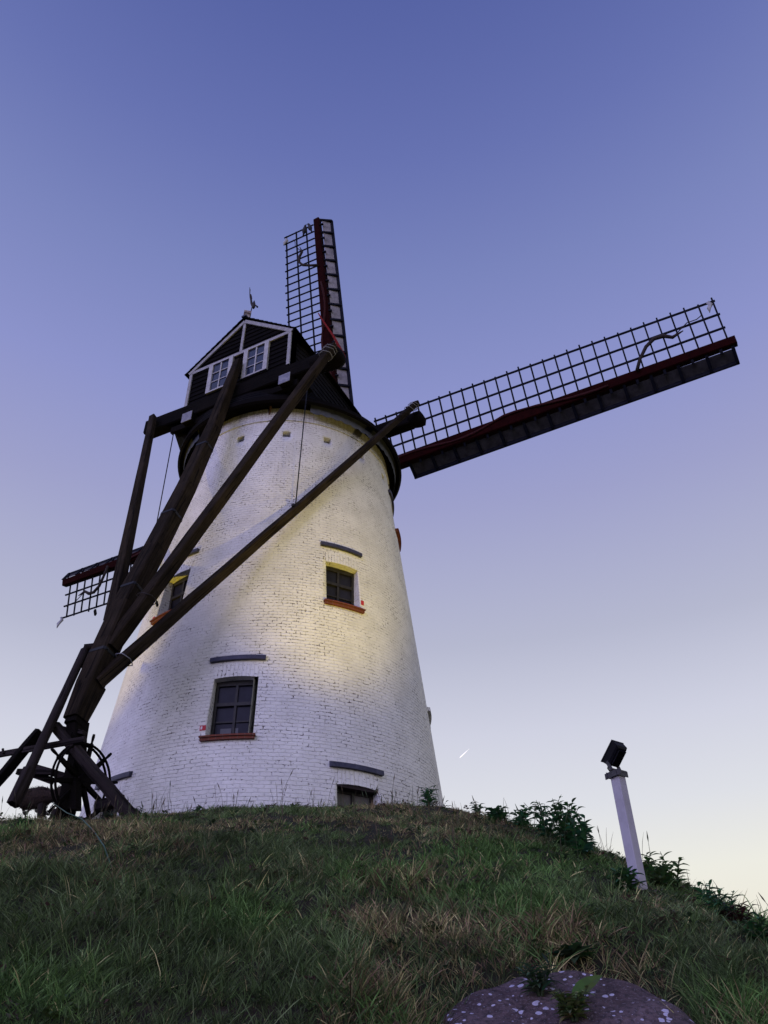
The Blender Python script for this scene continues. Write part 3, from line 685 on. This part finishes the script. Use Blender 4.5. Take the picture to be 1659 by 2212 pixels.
    # hanging stay cables
    def on_line(p, q, px, py):
        r = ray(px, py); n_ = r.cross(Vector((0, 0, 1))); t_ = -(p.dot(n_))/((q-p).dot(n_)); return p.lerp(q, t_)
    lo = on_line(tG, bG, 638, 1097); hi = on_line(L(-2, 2.5, 14.5), L(3, 2.5, 14.5), 664, 850)
    stay = MB(); stay.tube([hi+Vector((0, 0, .1)), lo+Vector((0, 0, .1))], .014, 6); stay.box(lo+Vector((0, 0, .06)), S*.03, N*.12, Vector((0, 0, .03))); stay.build('stay_cable', M['cable'], c)
    hi = tail(376, 930, 2.3); lo = on_line(tGl, bGl, 343, 1108)
    stay = MB(); stay.tube([hi, lo], .014, 6); stay.build('stay_cable', M['cable'], d_)
    ir = MB(); ir.tube([tail(586, 858, 2.55), tail(584, 880, 2.5), tail(578, 935, 2.45)], [.03, .035, .02], 6); ir.build('iron_rod', noisy('rusty_iron', (.10, .05, .035), (.20, .12, .09), 14, .8), mill)
build_tail()

# ---- sails
HB = Vector((-1.328, 19.188, 15.486)); SU = Vector((.88952, -.45688, .0036)).normalized(); SV = Vector((-.08492, -.15759, .98385)); SV = (SV-SU*SV.dot(SU)).normalized()
SN = SU.cross(SV); SN = -SN if SN.y < 0 else SN           # points away from the camera, out of the cap front
def build_sails():
    wsh = MB(); wsh.tube([HB-SN*3.0, HB+SN*.35], [.28, .26], 14); ws = wsh.build('windshaft', M['iron'], mill)
    for q in range(4):
        a = q*math.pi/2; X = SU*math.cos(a)+SV*math.sin(a); Y = -SU*math.sin(a)+SV*math.cos(a)   # X along the sail, Y lattice side
        dep = .10 if q % 2 else -.10                       # the two stocks cross in the shaft head
        O = HB+SN*dep
        def P(x, y, d=0):
            tw = R_(15-11*min(max((x-1.5)/10, 0), 1))       # weather twist of the lattice
            if abs(y) < .2: return O+X*x+Y*y+SN*d
            return O+X*x+Y*(y*math.cos(tw)) - SN*(y*math.sin(tw)*.6) + SN*d
        LEN = 11.66 if q == 2 else 11.85
        st = MB(); st.beam(P(0, 0), P(6, 0), .36, .36, .34, .32, side=Y, rows=4); st.beam(P(6, 0), P(LEN, 0), .34, .32, .24, .22, side=Y, rows=4)
        s_ = st.build('sail', M['red'], mill)
        la = MB(); t = .024
        def wid(x): return 1.64-.25*(x-1.5)/10
        xb = [1.55, 4, 6.5, 9, LEN-.13]
        for fr in (.36, .68, 1.0):
            for x0, x1 in zip(xb, xb[1:]): la.beam(P(x0, wid(x0)*fr), P(x1+.01, wid(x1)*fr), .05, .05, side=SN)
        k = 0; x = 1.62
        while x < LEN-.12:
            ex = random.uniform(.03, .10); la.beam(P(x, .17, -.03), P(x+random.uniform(-.01, .01), wid(x)+ex, -.03), .045, .042, side=SN); x += .359; k += 1
        la.build('lattice', M['lattice'], s_)
        # leading boards with brackets
        wb = MB(); x = 2.45; 
        rim = MB(); rim.beam(P(2.4, -.49, .25), P(11.75, -.47, .24), .07, .12, side=SN); rim.build('leading_edge_strip', M['lattice'], s_)
        while x < 11.6:
            x1 = min(x+.718, 11.72)
            a0, b0 = P(x+.01, -.205, -.02), P(x+.01, -.45, .23); a1, b1 = P(x1+.0, -.205, -.02), P(x1+.0, -.45, .23)
            wb.prism([a0, b0, b1, a1], SN*.018)
            bk = MB(); bk.prism([P(x-.04, -.16, -.08), P(x+.04, -.16, -.08), P(x+.04, -.52, .18), P(x-.04, -.52, .18)], SN*.10); bk.build('board_bracket', M['lattice'], s_)
            bk = MB(); bk.beam(P(x+.36, -.15, -.09), P(x+.36, -.27, -.06), .07, .06); bk.build('board_stud', M['lattice'], s_)
            x += .718
        x = 11.72; bk = MB(); bk.prism([P(x-.04, -.16, -.08), P(x+.04, -.16, -.08), P(x+.04, -.52, .18), P(x-.04, -.52, .18)], SN*.10)
        wb.build('leading_board', M['whiteboard' if q == 1 else 'whiteboard_shade'], s_); bk.build('board_bracket', M['lattice'], s_)  # upper sail gets the lit board colour, the others the shaded one
        # rolled sailcloth along the stock and its loose whip near the tip
        rc = MB(); pts = []
        for k in range(22):
            x = 1.6+k*.33; yy = .08*math.sin(k*.55+q)+(.14*math.exp(-((k-12)/2.5)**2)); pts.append(P(x, min(yy, .17), -.17))
        rc.tube(pts, [.028+.02*abs(math.sin(k*.9)) for k in range(22)], 8); rc.build('rolled_sailcloth', M['redcloth'], s_)
        wh = MB(); wh.tube([P(9.35, .05, -.2), P(9.5, .35, -.18), P(9.75, .70, -.12), P(10.0, .86, -.1), P(10.25, .84, -.1), P(10.45, .70, -.1), P(10.75, .78, -.1)], [.05, .045, .05, .055, .06, .05, .015], 7)
        wh.tube([P(10.45, .70, -.1), P(10.9, .98, -.09), P(11.15, .98, -.08), P(11.3, 1.05, -.08)], .014, 5); wh.build('cloth_whip', M['rope'], s_)
        rg = MB(); w0 = wid(11.7); c = P(11.55, w0, -.05); rg.tube([c, c+Vector((.05, 0, -.10)), c+Vector((-.04, -.02, -.26)), c+Vector((-.06, 0, -.42))], [.05, .06, .055, .01], 6); rg.build('rag', M['rag'], s_)
    # loose red cloth hanging from the upper sail
    def C2(x, y, d): 
        r = ray(580.6+x*.17499, 470.1+y*.17499); n_ = SN; return r*(((HB-SN*d).dot(n_))/(r.dot(n_)))
    lc = MB(); lc.tube([C2(612, 1180, .3), C2(660, 1260, .3), C2(720, 1350, .32), C2(790, 1450, .34), C2(840, 1540, .36), C2(890, 1640, .36), C2(918, 1720, .36), C2(925, 1760, .36)], [.02, .03, .035, .04, .05, .06, .09, .03], 7); lc.build('loose_sailcloth', M['redloose'], ws)
    # iron bow hook on the stock
build_sails()

# ------------------------------------------------------------------ birds on the top sail bar
def bird(px, py, label, flip):
    r = ray(580.6+px*.17499, 470.1+py*.17499); p = r*(((HB-SN*.02).dot(SN))/(r.dot(SN)))
    t = thing('bird', label, 'bird', tuple(p), 'birds on the top sail')
    sd = SU*flip; up = Vector((0, 0, 1)); back = (SN*.5+sd*-.85).normalized()
    b = MB(); b.tube([p+up*.10-back*.20, p+up*.14-back*.15, p+up*.20-back*.05, p+up*.05+back*-.0, p-up*.06+back*.05, p-up*.18+back*.10, p-up*.26+back*.13], [.008, .045, .055, .095, .085, .04, .015], 12)
    b = MB(); b.tube([p+up*.27-back*.10, p+up*.25-back*.06, p+up*.19-back*.03, p+up*.12, p+up*.02+back*.01, p-up*.07+back*.03, p-up*.15+back*.06, p-up*.27+back*.10], [.012, .045, .05, .065, .085, .07, .035, .022], 12)
    body = b.build('body', M['bird'], t)
    k = MB(); k.tube([p+up*.25-back*.09, p+up*.24-back*.15], [.014, .003], 6); k.build('beak', M['iron'], t)
    for s_ in (-1, 1):
        g = MB(); g.tube([p-up*.02+SN*s_*.03, p-up*.09+SN*s_*.03], .008, 5); g.build('leg', M['iron'], t)
bird(440, 160, 'dark bird perched on the top bar of the upper sail, farther from the red stock', 1)
bird(505, 128, 'dark bird perched on the top bar of the upper sail, right beside the red stock', -1)

# ------------------------------------------------------------------ floodlight post
def build_post():
    d0 = 6.13; r = ray(1383, 1925); r = r/math.hypot(r.x, r.y); base = Vector((r.x*d0, r.y*d0, r.z*d0))
    th = R_(-55); ex = Vector((math.cos(th), math.sin(th), 0)); ey = Vector((-math.sin(th), math.cos(th), 0)); Z = Vector((0, 0, 1)); hw = .041
    t = thing('floodlight_post', 'pale square post on the right slope carrying a tilted black floodlight', 'floodlight', tuple(base))
    top = .80
    p = MB(); p.beam(base-Z*.25, base+Z*top, hw*2, hw*2, side=ex, rows=3); p.build('post', M['post'], t)
    c = base+Z*top
    pl = MB(); pl.box(c+Z*.010, ex*.052, ey*.05, Z*.007)
    for s_, l_ in ((-1, .075), (1, .08)):
        pl.box(c+ex*s_*(.047)-Z*.006+ey*-.004, ex*.003, ey*l_*.8, Z*.021)
    pl.box(c-ey*(hw+.022)+ex*.042-Z*.008, ex*.048, ey*.003, Z*.021); pl.box(c-ey*(hw+.014)-ex*.038-Z*.01, ex*.032, ey*.003, Z*.021)
    pl.build('top_bracket', M['bracket'], t)
    # head, aimed at the tower
    hd = c+Z*.150+Vector((.012, 0, 0)); aim = AIMA.copy(); sd = aim.cross(Z).normalized(); uq = sd.cross(aim)
    h = MB(); hs = [(-.040, .046, .070), (-.026, .058, .084), (.022, .062, .090), (.026, .066, .094), (.034, .066, .094)]
    rings = []
    for d, a, b in hs: rings.append([hd+aim*d+sd*x*a+uq*y*b for x, y in ((-1, -1), (1, -1), (1, 1), (-1, 1))])
    for r0, r1 in zip(rings, rings[1:]):
        for k in range(4): h.face([r0[k], r0[(k+1) % 4], r1[(k+1) % 4], r1[k]])
    h.face(rings[0][::-1]); ho = h.build('lamp_head', M['lampblack'], t)
    for k in range(-3, 4):
        f = MB(); pass
        if k == -3: fins = MB()
        fins.v += []; 
        fins.box(hd-aim*.044+sd*k*.012, sd*.0015, aim*.010, uq*.060)
    fins.build('cooling_fins', M['lampblack'], ho)
    g = MB(); g.box(hd+aim*.030, sd*.060, uq*.088, aim*.002)
    gm = bpy.data.materials.new('lit_lamp_glass'); gm.use_nodes = True; b = gm.node_tree.nodes['Principled BSDF']; b.inputs['Emission Color'].default_value = (1, .85, .5, 1); b.inputs['Emission Strength'].default_value = 12
    g.build('lamp_glass', gm, ho)
    y = MB()
    for s_ in (-1, 1): y.beam(c+Z*.02+sd*s_*.05, hd+sd*s_*.055-uq*.068-aim*.01, .012, .026)
    y.beam(c+Z*.028-sd*.06, c+Z*.028+sd*.06, .03, .010); y.build('yoke', M['bracket'], t)
    cb = MB(); q0 = hd-sd*.04-uq*.08-aim*.02
    cb.tube([q0, q0-Z*.035-sd*.015, q0-Z*.062+sd*.01, c+Z*.03+sd*.01, c+Z*.02+sd*.04], .006, 6); cb.tube([q0+sd*.012, q0-Z*.03+sd*.002, q0-Z*.048+sd*.03, c+Z*.035+sd*.03], .005, 6); cb.build('cable', M['cable'], t)
build_post()
# two more floodlights of the same kind standing left and right of the frame
def build_far_lamp(P0, tgt, label):
    x, y = P0.x, P0.y; g = H(x, y); t = thing('floodlight_post', label, 'floodlight', (x, y, g)); Z = Vector((0, 0, 1)); b = Vector((x, y, g))
    MB().beam(b-Z*.2, Vector((x, y, P0.z-.16)), .1, .1).build('post', M['post'], t)
    aim = (Vector(tgt)-P0).normalized(); sd = aim.cross(Z).normalized(); uq = sd.cross(aim)
    MB().box(P0-aim*.13, sd*.1, uq*.12, aim*.05).build('lamp_head', M['lampblack'], t)
build_far_lamp(LAMPL, TGL, 'pale square post with a black floodlight on the left slope of the mound')
build_far_lamp(LAMPR, TGR, 'pale square post with a black floodlight far down the right slope of the mound')

# ------------------------------------------------------------------ millstone
def build_stone():
    c = Vector((.715, 3.98, .205)); t = thing('millstone', 'round dark millstone with white lichen spots lying half in the grass', 'millstone', tuple(c))
    n = Vector((-.06, -.52, .85)).normalized(); a = n.cross(Vector((0, 1, 0))).normalized(); b = n.cross(a)
    mb = MB(); Rr = .62; K = 96; prof = [(.0, .02), (.10, .02), (.25, .018), (.42, .014), (.54, .004), (.57, -.015), (.585, -.05), (.587, -.10), (.57, -.25)]
    def q(r, h, k):
        th = 2*math.pi*k/K; rr = r*(1+.012*math.sin(3*th+1)+.008*math.sin(7*th)) if r > .5 else r
        hh = h+.006*math.sin(th*5+r*9)+.006*math.sin(th*13+2*r)*min(r*2, 1)
        return c+(a*math.cos(th)+b*math.sin(th))*rr+n*hh
    for (r0, h0), (r1, h1) in zip(prof, prof[1:]):
        for k in range(K):
            if r0 == 0: mb.face([c+n*h0, q(r1, h1, k), q(r1, h1, k+1)], None, True)
            else: mb.face([q(r0, h0, k), q(r1, h1, k), q(r1, h1, k+1), q(r0, h0, k+1)], None, True)
    mb.build('stone_disc', M['stone'], t); return c, n, a, b
SC, SNn, SA, SB = build_stone()

# ------------------------------------------------------------------ leafy plants
def tint_mesh(o, cols):
    at = o.data.attributes.new('tint', 'FLOAT_COLOR', 'FACE'); at.data.foreach_set('color', [c for k in cols for c in (*k, 1)])
def leafm(mb, cols, p, d, nrm, ln, wd, droop, col):
    d = d.normalized(); s_ = d.cross(nrm).normalized(); prev = None; n = 6; pp = p.copy(); dd = d.copy()
    for k in range(n+1):
        t_ = k/n; wv = wd*math.sin(math.pi*min(t_*.92+.06, 1))**.8*(1-.35*t_); up = s_.cross(dd)
        row = [pp-s_*wv+up*wv*.35, pp, pp+s_*wv+up*wv*.35]
        if prev:
            for j in (0, 1): mb.face([prev[j], prev[j+1], row[j+1], row[j]]); cols.append(tuple(c*random.uniform(.85, 1.15) for c in col))
        prev = row; dd = (dd+Vector((0, 0, -1))*droop/n).normalized(); pp = pp+dd*ln/n
def plant(x, y, label, h=.35, stems=3, leaf=.10, spread=.5, col=(.035, .085, .035), group='leafy weeds on the mound', z=None, seed=0, wf=.17, lean=None, nleaf=11, flowers=False):
    random.seed(seed); z = H(x, y) if z is None else z; b = Vector((x, y, z-.02))
    t = thing('leafy_weed', label, 'weed', tuple(b), group); sm = MB(); sc_ = []; lm = MB(); lc = []
    for s_ in range(stems):
        a = random.random()*6.283; out_ = Vector((math.cos(a), math.sin(a), 0)); hh = h*random.uniform(.65, 1.05)
        ln = out_*spread*random.uniform(.2, .8)+(Vector(lean) if lean else Vector((0, 0, 0)))
        pts = [b+out_*.01+(ln*(k/5)**1.5+Vector((0, 0, 1))*(k/5)*(1-.12*(k/5)))*hh for k in range(6)]
        sm.tube(pts, [.006-.0008*k for k in range(6)], 5)
        for k in range(nleaf):
            f = .12+.88*k/nleaf; i = min(int(f*5), 4); p = pts[i].lerp(pts[i+1], f*5-i); ang = k*2.4+a
            d = Vector((math.cos(ang), math.sin(ang), random.uniform(.25, .9))); l_ = leaf*(1.15-.5*f)*random.uniform(.8, 1.2)
            leafm(lm, lc, p, d, Vector((0, 0, 1)), l_, l_*wf*.95, random.uniform(.3, 1.1), tuple(c*random.uniform(.75, 1.25) for c in col))
    so_ = sm.build('stem', M['leaf'], t, merge=False); tint_mesh(so_, [(.05, .07, .035)]*len(so_.data.polygons))
    lo = lm.build('leaves', M['leaf'], t, merge=False); tint_mesh(lo, lc)
    if flowers:
        fm = MB()
        for k in range(5):
            p = b+Vector((random.uniform(-.05, .05), random.uniform(-.04, 0), h*random.uniform(.1, .4)))
            for j in range(5): a = j*1.257; leafm(fm, [], p, Vector((math.cos(a), -.5, math.sin(a))), Vector((0, -1, .2)), .018, .006, 0, (1, 1, 1))
        fm.build('blossom', mat('cream_blossom', (.5, .48, .30), .7), t, merge=False)
    return t
def on_mound(px, py):
    r = ray(px, py); hh = math.hypot(r.x, r.y); ax, ay, e = r.x/hh, r.y/hh, r.z/hh
    d = np.linspace(3, 12, 1801); f = hnp(d*ax, d*ay, True)-d*e; i = np.where(f > 0)[0]
    i = i[0] if len(i) else int(np.argmax(f)); return d[i]*ax, d[i]*ay
G1, G2, G3 = (.07, .19, .085), (.11, .21, .07), (.05, .13, .05)
PL = [(925, 1742, 'dark green upright willow-leaved weed in front of the right foot of the tower', .30, 7, .12, .35, G1, .16),
      (1034, 1762, 'small lone weed on the crest just right of the tower foot', .21, 4, .09, .5, G1, .24),
      (1078, 1776, 'low spreading weed on the crest between the small lone one and the tall bush', .20, 7, .12, .9, G3, .26),
      (1125, 1788, 'loose weed with drooping leaves left of the tall bush on the crest', .25, 6, .11, .8, G1, .26),
      (1185, 1815, 'tall leaning weed with bent stems on the left flank of the dark bush', .46, 10, .11, .55, G1, .24),
      (1228, 1835, 'big dark bushy weed forming the highest clump left of the floodlight post', .48, 16, .11, .5, G3, .26),
      (1262, 1850, 'leafy weed drooping off the right flank of the dark bush by the post', .38, 11, .11, .7, G1, .26),
      (1355, 1925, 'dark leafed weed with cream blossoms at the foot of the floodlight post', .22, 6, .12, .5, G3, .22),
      (1400, 1895, 'bright little weed sticking up just right of the floodlight post', .22, 6, .09, .4, G2, .24),
      (1428, 1915, 'low dense weed hugging the slope right of the floodlight post', .22, 10, .10, .8, G2, .26),
      (1462, 1925, 'tall single weed with curled tip leaves on the slope right of the post', .34, 3, .11, .35, G2, .24),
      (1530, 1965, 'slender drooping weed on the skyline well right of the post', .26, 3, .10, .4, G1, .22),
      (1575, 1990, 'thin grey-green weed second from the right edge of the skyline', .22, 5, .09, .6, G1, .22),
      (1605, 2005, 'reddish dense weed near the right edge of the skyline', .17, 10, .075, .9, (.075, .035, .035), .24),
      (1645, 2040, 'dark spiky weed at the right edge of the photo', .17, 7, .09, 1.0, G3, .22),
      (425, 1755, 'small dark weed on the crest in front of the tower, below the lower window', .12, 3, .07, .5, G3, .2),
      (300, 1762, 'dusty green weed at the foot of the leaning ground strut', .16, 4, .08, .6, (.05, .085, .05), .2),
      (235, 1758, 'pale green weed patch under the winch wheel', .13, 5, .08, .8, (.06, .09, .055), .2),
      (45, 1785, 'low dark weed on the crest at the left edge of the photo', .12, 4, .08, .8, G3, .2),
      (560, 2005, 'low broad-leaved weed in the middle of the lower slope', .08, 5, .08, 1.0, G2, .25),
      (935, 2015, 'clover-like low weed on the slope above left of the millstone', .08, 6, .05, 1.2, (.05, .09, .03), .35),
      (1235, 2075, 'broad-leaved dock rosette just above the millstone', .08, 5, .12, 1.0, (.045, .10, .04), .28),
      (885, 2140, 'bright small fern-like weed left of the millstone', .07, 4, .06, 1.0, (.07, .16, .03), .2)]
for i, (px, py, lb, h, st_, lf, sp_, col, wf) in enumerate(PL):
    x, y = on_mound(px, py); plant(x, y, lb, h, st_, lf, sp_, col, seed=100+i, wf=wf, flowers=('blossom' in lb))
# weeds growing over the millstone
for i, (u_, v_, lb, h, st_, lf, col, wf) in enumerate([(-.05, .30, 'dark curled thistle-like weed growing over the upper middle of the millstone', .16, 9, .09, (.07, .12, .065), .15),
                                    (.05, .06, 'dense green weed covering the centre of the millstone', .14, 18, .06, (.15, .20, .07), .28),
                                    (.0, -.2, 'low brownish weed on the lower centre of the millstone', .10, 16, .05, (.17, .16, .07), .28)]):
    p = SC+SA*(-u_)*1.0+Vector((0, v_*.86, v_*.5))+SNn*.03
    plant(p.x, p.y, lb, h, st_, lf, .9, col, z=p.z+.02, seed=300+i, wf=wf, group='weeds on the millstone')
t = thing('dock_leaf', 'single large bright green leaf standing on the millstone', 'leaf', tuple(SC)); lm = MB(); lc = []
r = ray(1238, 2158); p = SC+SNn*.05; p = r*(p.dot(SNn)/r.dot(SNn)); leafm(lm, lc, p, Vector((.75, .25, .62)), Vector((-.35, -.9, .5)), .19, .042, .3, (.075, .13, .035))
o = lm.build('blade', M['leaf'], t, merge=False); tint_mesh(o, lc)

# ------------------------------------------------------------------ cord from the winch to the slope
a = tail(112, 1733, 5.3); x, y = on_mound(310, 1990)
cp = [a]+[]
for k, (px, py) in enumerate([(140, 1757), (172, 1788), (200, 1812), (222, 1840), (240, 1880)]):
    gx, gy = on_mound(px, max(py, 1778)); g = Vector((gx, gy, H(gx, gy)+.10-.02*k)); cp.append(g)
cord = MB(); cord.tube(cp, .005, 5); o = cord.build('cord', M['greenrope']); o['label'] = 'thin pale green cord running from the winch down into the grass'; o['category'] = 'cord'

# ------------------------------------------------------------------ contrail far away
r0, r1 = ray(993, 1637), ray(1014, 1617); D = 9000
ct = MB(); ct.tube([r0*D, r0*D+(r1-r0)*D*.15, r0*D+(r1-r0)*D*.5, r1*D], [3, 6, 4.5, .5], 8)
cm = bpy.data.materials.new('self_lit_vapour'); cm.use_nodes = True; b = cm.node_tree.nodes['Principled BSDF']; b.inputs['Base Color'].default_value = (.95, .95, .93, 1); b.inputs['Emission Color'].default_value = (1, 1, .97, 1); b.inputs['Emission Strength'].default_value = .45; b.inputs['Roughness'].default_value = 1  # emission stands in for sunlight on the vapour
o = ct.build('contrail', cm); o['label'] = 'short white streak of vapour low in the sky between mill and floodlight post'; o['category'] = 'contrail'

# ------------------------------------------------------------------ grass
def vnoise(x, y, seed, sc_):
    rg = np.random.default_rng(seed); T = rg.random((64, 64)); x = x*sc_+100; y = y*sc_+100
    xi, yi = np.floor(x).astype(int), np.floor(y).astype(int); fx, fy = x-xi, y-yi; fx = fx*fx*(3-2*fx); fy = fy*fy*(3-2*fy)
    g = lambda a, b: T[a % 64, b % 64]
    return (g(xi, yi)*(1-fx)+g(xi+1, yi)*fx)*(1-fy)+(g(xi, yi+1)*(1-fx)+g(xi+1, yi+1)*fx)*fy
def build_grass(NB_=620000):
    NT = 26000
    ty = 3.3+(11.5-3.3)*rng.random(NT)**1.35; tx = (rng.random(NT)*2-1)*(.60*ty+.7)
    cnt = rng.integers(5, 34, NT); ti = np.repeat(np.arange(NT), cnt)
    rr = np.abs(rng.normal(0, 1, len(ti)))*(.010+.022*rng.random(NT))[ti]; ta = rng.random(len(ti))*2*np.pi
    x = tx[ti]+rr*np.cos(ta); y = ty[ti]+rr*np.sin(ta); nb = NB_-len(x)
    by = 3.3+(11.5-3.3)*rng.random(nb)**1.35; bx = (rng.random(nb)*2-1)*(.60*by+.7)
    tsc = (.6+1.1*rng.random(NT)**1.5)[ti]; tshade = (.35+1.1*rng.random(NT)**1.3)[ti]; thue = rng.random(NT)[ti]
    x = np.concatenate([x, bx]); y = np.concatenate([y, by]); az = np.concatenate([ta+rng.normal(0, .5, len(ta)), rng.random(nb)*2*np.pi])
    tsc = np.concatenate([tsc, np.full(nb, .75)]); tshade = np.concatenate([tshade, np.full(nb, .65)]); thue = np.concatenate([thue, rng.random(nb)])
    sx_, sy_ = (x-SC.x), (y-SC.y)/.86; keep = (sx_**2+sy_**2) > .54**2
    keep &= (x-A.x)**2+(y-A.y)**2 > 4.2**2
    x, y, az, tsc, tshade, thue = (q_[keep] for q_ in (x, y, az, tsc, tshade, thue)); z = hnp(x, y); n = len(x); print('blades', n)
    P = np.stack([x, y, z-.015], -1)
    tuft = vnoise(x, y, 3, 1.6); tall = vnoise(x, y, 4, .9)
    dist = np.hypot(x, y)
    ln = (.032+.070*rng.random(n)**1.6)*(.55+.9*tuft) + .07*(rng.random(n) < .018)
    ln *= np.clip(1.15-.11*(dist-4), .55, 1.15)
    ln *= tsc
    lush = np.clip((vnoise(x, y, 11, 1.25)-.60)*5, 0, 1); ln *= 1+.35*lush
    tilt = .08+.62*rng.random(n)**1.1
    lay = vnoise(x, y, 6, 1.8); tilt += .7*np.clip(lay-.55, 0, 1)*2*rng.random(n)
    wd = (.0011+.0014*rng.random(n))*(1+.08*(dist-4)); wd *= 1+.3*lush
    up = np.array([0, -.12, 1.0]); d0 = np.stack([np.cos(az)*np.sin(tilt), np.sin(az)*np.sin(tilt), np.cos(tilt)], -1)+[0, -.16, 0]; d0[:, 0] += (vnoise(x, y, 21, .8)-.5)*.9
    d0 /= np.linalg.norm(d0, axis=1, keepdims=True)
    fa = rng.random(n)*np.pi; side = np.stack([np.cos(fa), np.sin(fa), 0*fa], -1); side -= d0*(side*d0).sum(1, keepdims=True); side /= np.linalg.norm(side, axis=1, keepdims=True)
    hor = np.stack([np.cos(az), np.sin(az), 0*az-.35], -1); curl = (.3+1.2*rng.random(n)**1.5)[:, None]
    ts = [0, .35, .7, 1.0]; V = []
    pos = P.copy(); prev = 0
    for k, t_ in enumerate(ts):
        dd = d0+hor*curl*(t_**1.5); dd /= np.linalg.norm(dd, axis=1, keepdims=True)
        pos = pos+dd*(ln*(t_-prev))[:, None]; prev = t_
        wk = (wd*(1-.25*t_))[:, None] if k < 3 else 0
        if k < 3: V += [pos-side*wk, pos+side*wk]
        else: V.append(pos)
    V = np.stack(V, 1)                                   # n,7,3
    base = (np.arange(n)*7)[:, None]
    q = np.concatenate([base+np.array([[0, 1, 3, 2]]), base+np.array([[2, 3, 5, 4]])], 1).reshape(n, 8)
    tri = base+np.array([[4, 5, 6]]); loops = np.concatenate([q, tri], 1).reshape(-1)
    starts = (np.arange(n)[:, None]*11+np.array([[0, 4, 8]])).reshape(-1); tot = np.tile([4, 4, 3], n)
    me = bpy.data.meshes.new('grass'); me.vertices.add(n*7); me.vertices.foreach_set('co', V.reshape(-1).astype(np.float32))
    me.loops.add(len(loops)); me.loops.foreach_set('vertex_index', loops.astype(np.int32)); me.polygons.add(n*3)
    me.polygons.foreach_set('loop_start', starts.astype(np.int32)); me.update(calc_edges=True); me.validate()
    # colour: green / dry straw / brown in patches
    dry = vnoise(x, y, 7, 1.1)*.55+vnoise(x, y, 8, 3.3)*.3+rng.random(n)*.15+thue*.2
    g1, g2, st_, br = np.array([.058, .098, .030]), np.array([.092, .118, .056]), np.array([.26, .23, .11]), np.array([.15, .10, .065])
    mixg = np.clip(thue+rng.normal(0, .15, n), 0, 1)[:, None]; c = g1*(1-mixg)+g2*mixg
    c = c*(1-lush[:, None])+np.array([.075, .140, .040])*lush[:, None]
    m1 = (np.clip((dry-.65)*6, 0, 1)*rng.random(n) > .25)[:, None]; m2 = (rng.random(n) < .5)[:, None]
    c = np.where(m1, np.where(m2, st_*(.6+.6*rng.random(n)[:, None]), br), c)
    rare = (rng.random(n) < .028)[:, None]; c = np.where(rare, st_*1.1, c)
    c *= (.6+.8*rng.random(n))[:, None]*(.75+.7*vnoise(x, y, 31, 2.2))[:, None]*tshade[:, None]*1.65
    col = np.concatenate([np.repeat(c, 3, 0), np.ones((n*3, 1))], 1)
    at = me.attributes.new('tint', 'FLOAT_COLOR', 'FACE'); at.data.foreach_set('color', col.reshape(-1).astype(np.float32))
    me.materials.append(M['grass']); o = bpy.data.objects.new('grass', me); sc.collection.objects.link(o)
    o['kind'] = 'stuff'; o['label'] = 'rough dark green and straw coloured grass covering the mound'; o['category'] = 'grass'
build_grass()
def build_cover():
    random.seed(77); mb = MB(); cols = []
    for k in range(620):
        y = 3.5+6.3*random.random()**1.2; x = random.uniform(-1, 1)*(.58*y+.5)
        if (x-SC.x)**2+((y-SC.y)/.86)**2 < .5: continue
        z = H(x, y)+.02; g = random.choice([(.055, .085, .03), (.08, .12, .04), (.045, .075, .035), (.09, .08, .05), (.11, .06, .05)]); n_ = random.randint(4, 9); l0 = random.uniform(.02, .05)
        for j in range(n_):
            a = random.random()*6.28; leafm(mb, cols, Vector((x+random.uniform(-.03, .03), y+random.uniform(-.03, .03), z+random.uniform(0, .04))), Vector((math.cos(a), math.sin(a), random.uniform(.3, 1.2))), Vector((0, 0, 1)), l0*random.uniform(.8, 1.3), l0*random.uniform(.2, .38), random.uniform(.3, 1), g)
    o = mb.build('ground_cover', M['leaf'], None, merge=False); tint_mesh(o, cols); o['kind'] = 'stuff'; o['label'] = 'small broad-leaved clover and weed seedlings scattered through the grass'; o['category'] = 'ground cover'
build_cover()
# seed stalks standing above the crest
def build_stalks():
    random.seed(9); mb = MB(); cols = []
    for k in range(420):
        x, y = random.uniform(-6.2, 5.5), random.uniform(6.2, 10.8)
        if (x-A.x)**2+(y-A.y)**2 < 18: continue
        z = H(x, y); h = random.uniform(.12, .40)*random.uniform(.6, 1); a = random.random()*6.28; ln = random.uniform(.05, .3)
        pts = [Vector((x+math.cos(a)*ln*h*(t/4)**2, y+math.sin(a)*ln*h*(t/4)**2, z+h*t/4)) for t in range(5)]
        n0 = len(mb.f); mb.tube(pts, [.0022, .0019, .0016, .0018, .0008], 4, False)
        if random.random() < .4:
            p = pts[4]; d = (pts[4]-pts[3]).normalized(); mb.tube([p-d*.05, p-d*.02, p+d*.03], [.002, .006, .001], 4, False)
        c = random.choice([(.10, .09, .06), (.06, .08, .04), (.13, .10, .07)]); cols += [c]*(len(mb.f)-n0)
    o = mb.build('grass_stalks', M['grass'], None, merge=False); tint_mesh(o, cols); o['kind'] = 'stuff'; o['label'] = 'thin tall grass stalks rising above the crest of the mound'; o['category'] = 'grass'
build_stalks()
for o in sc.objects:
    if '_org' in o: del o['_org']
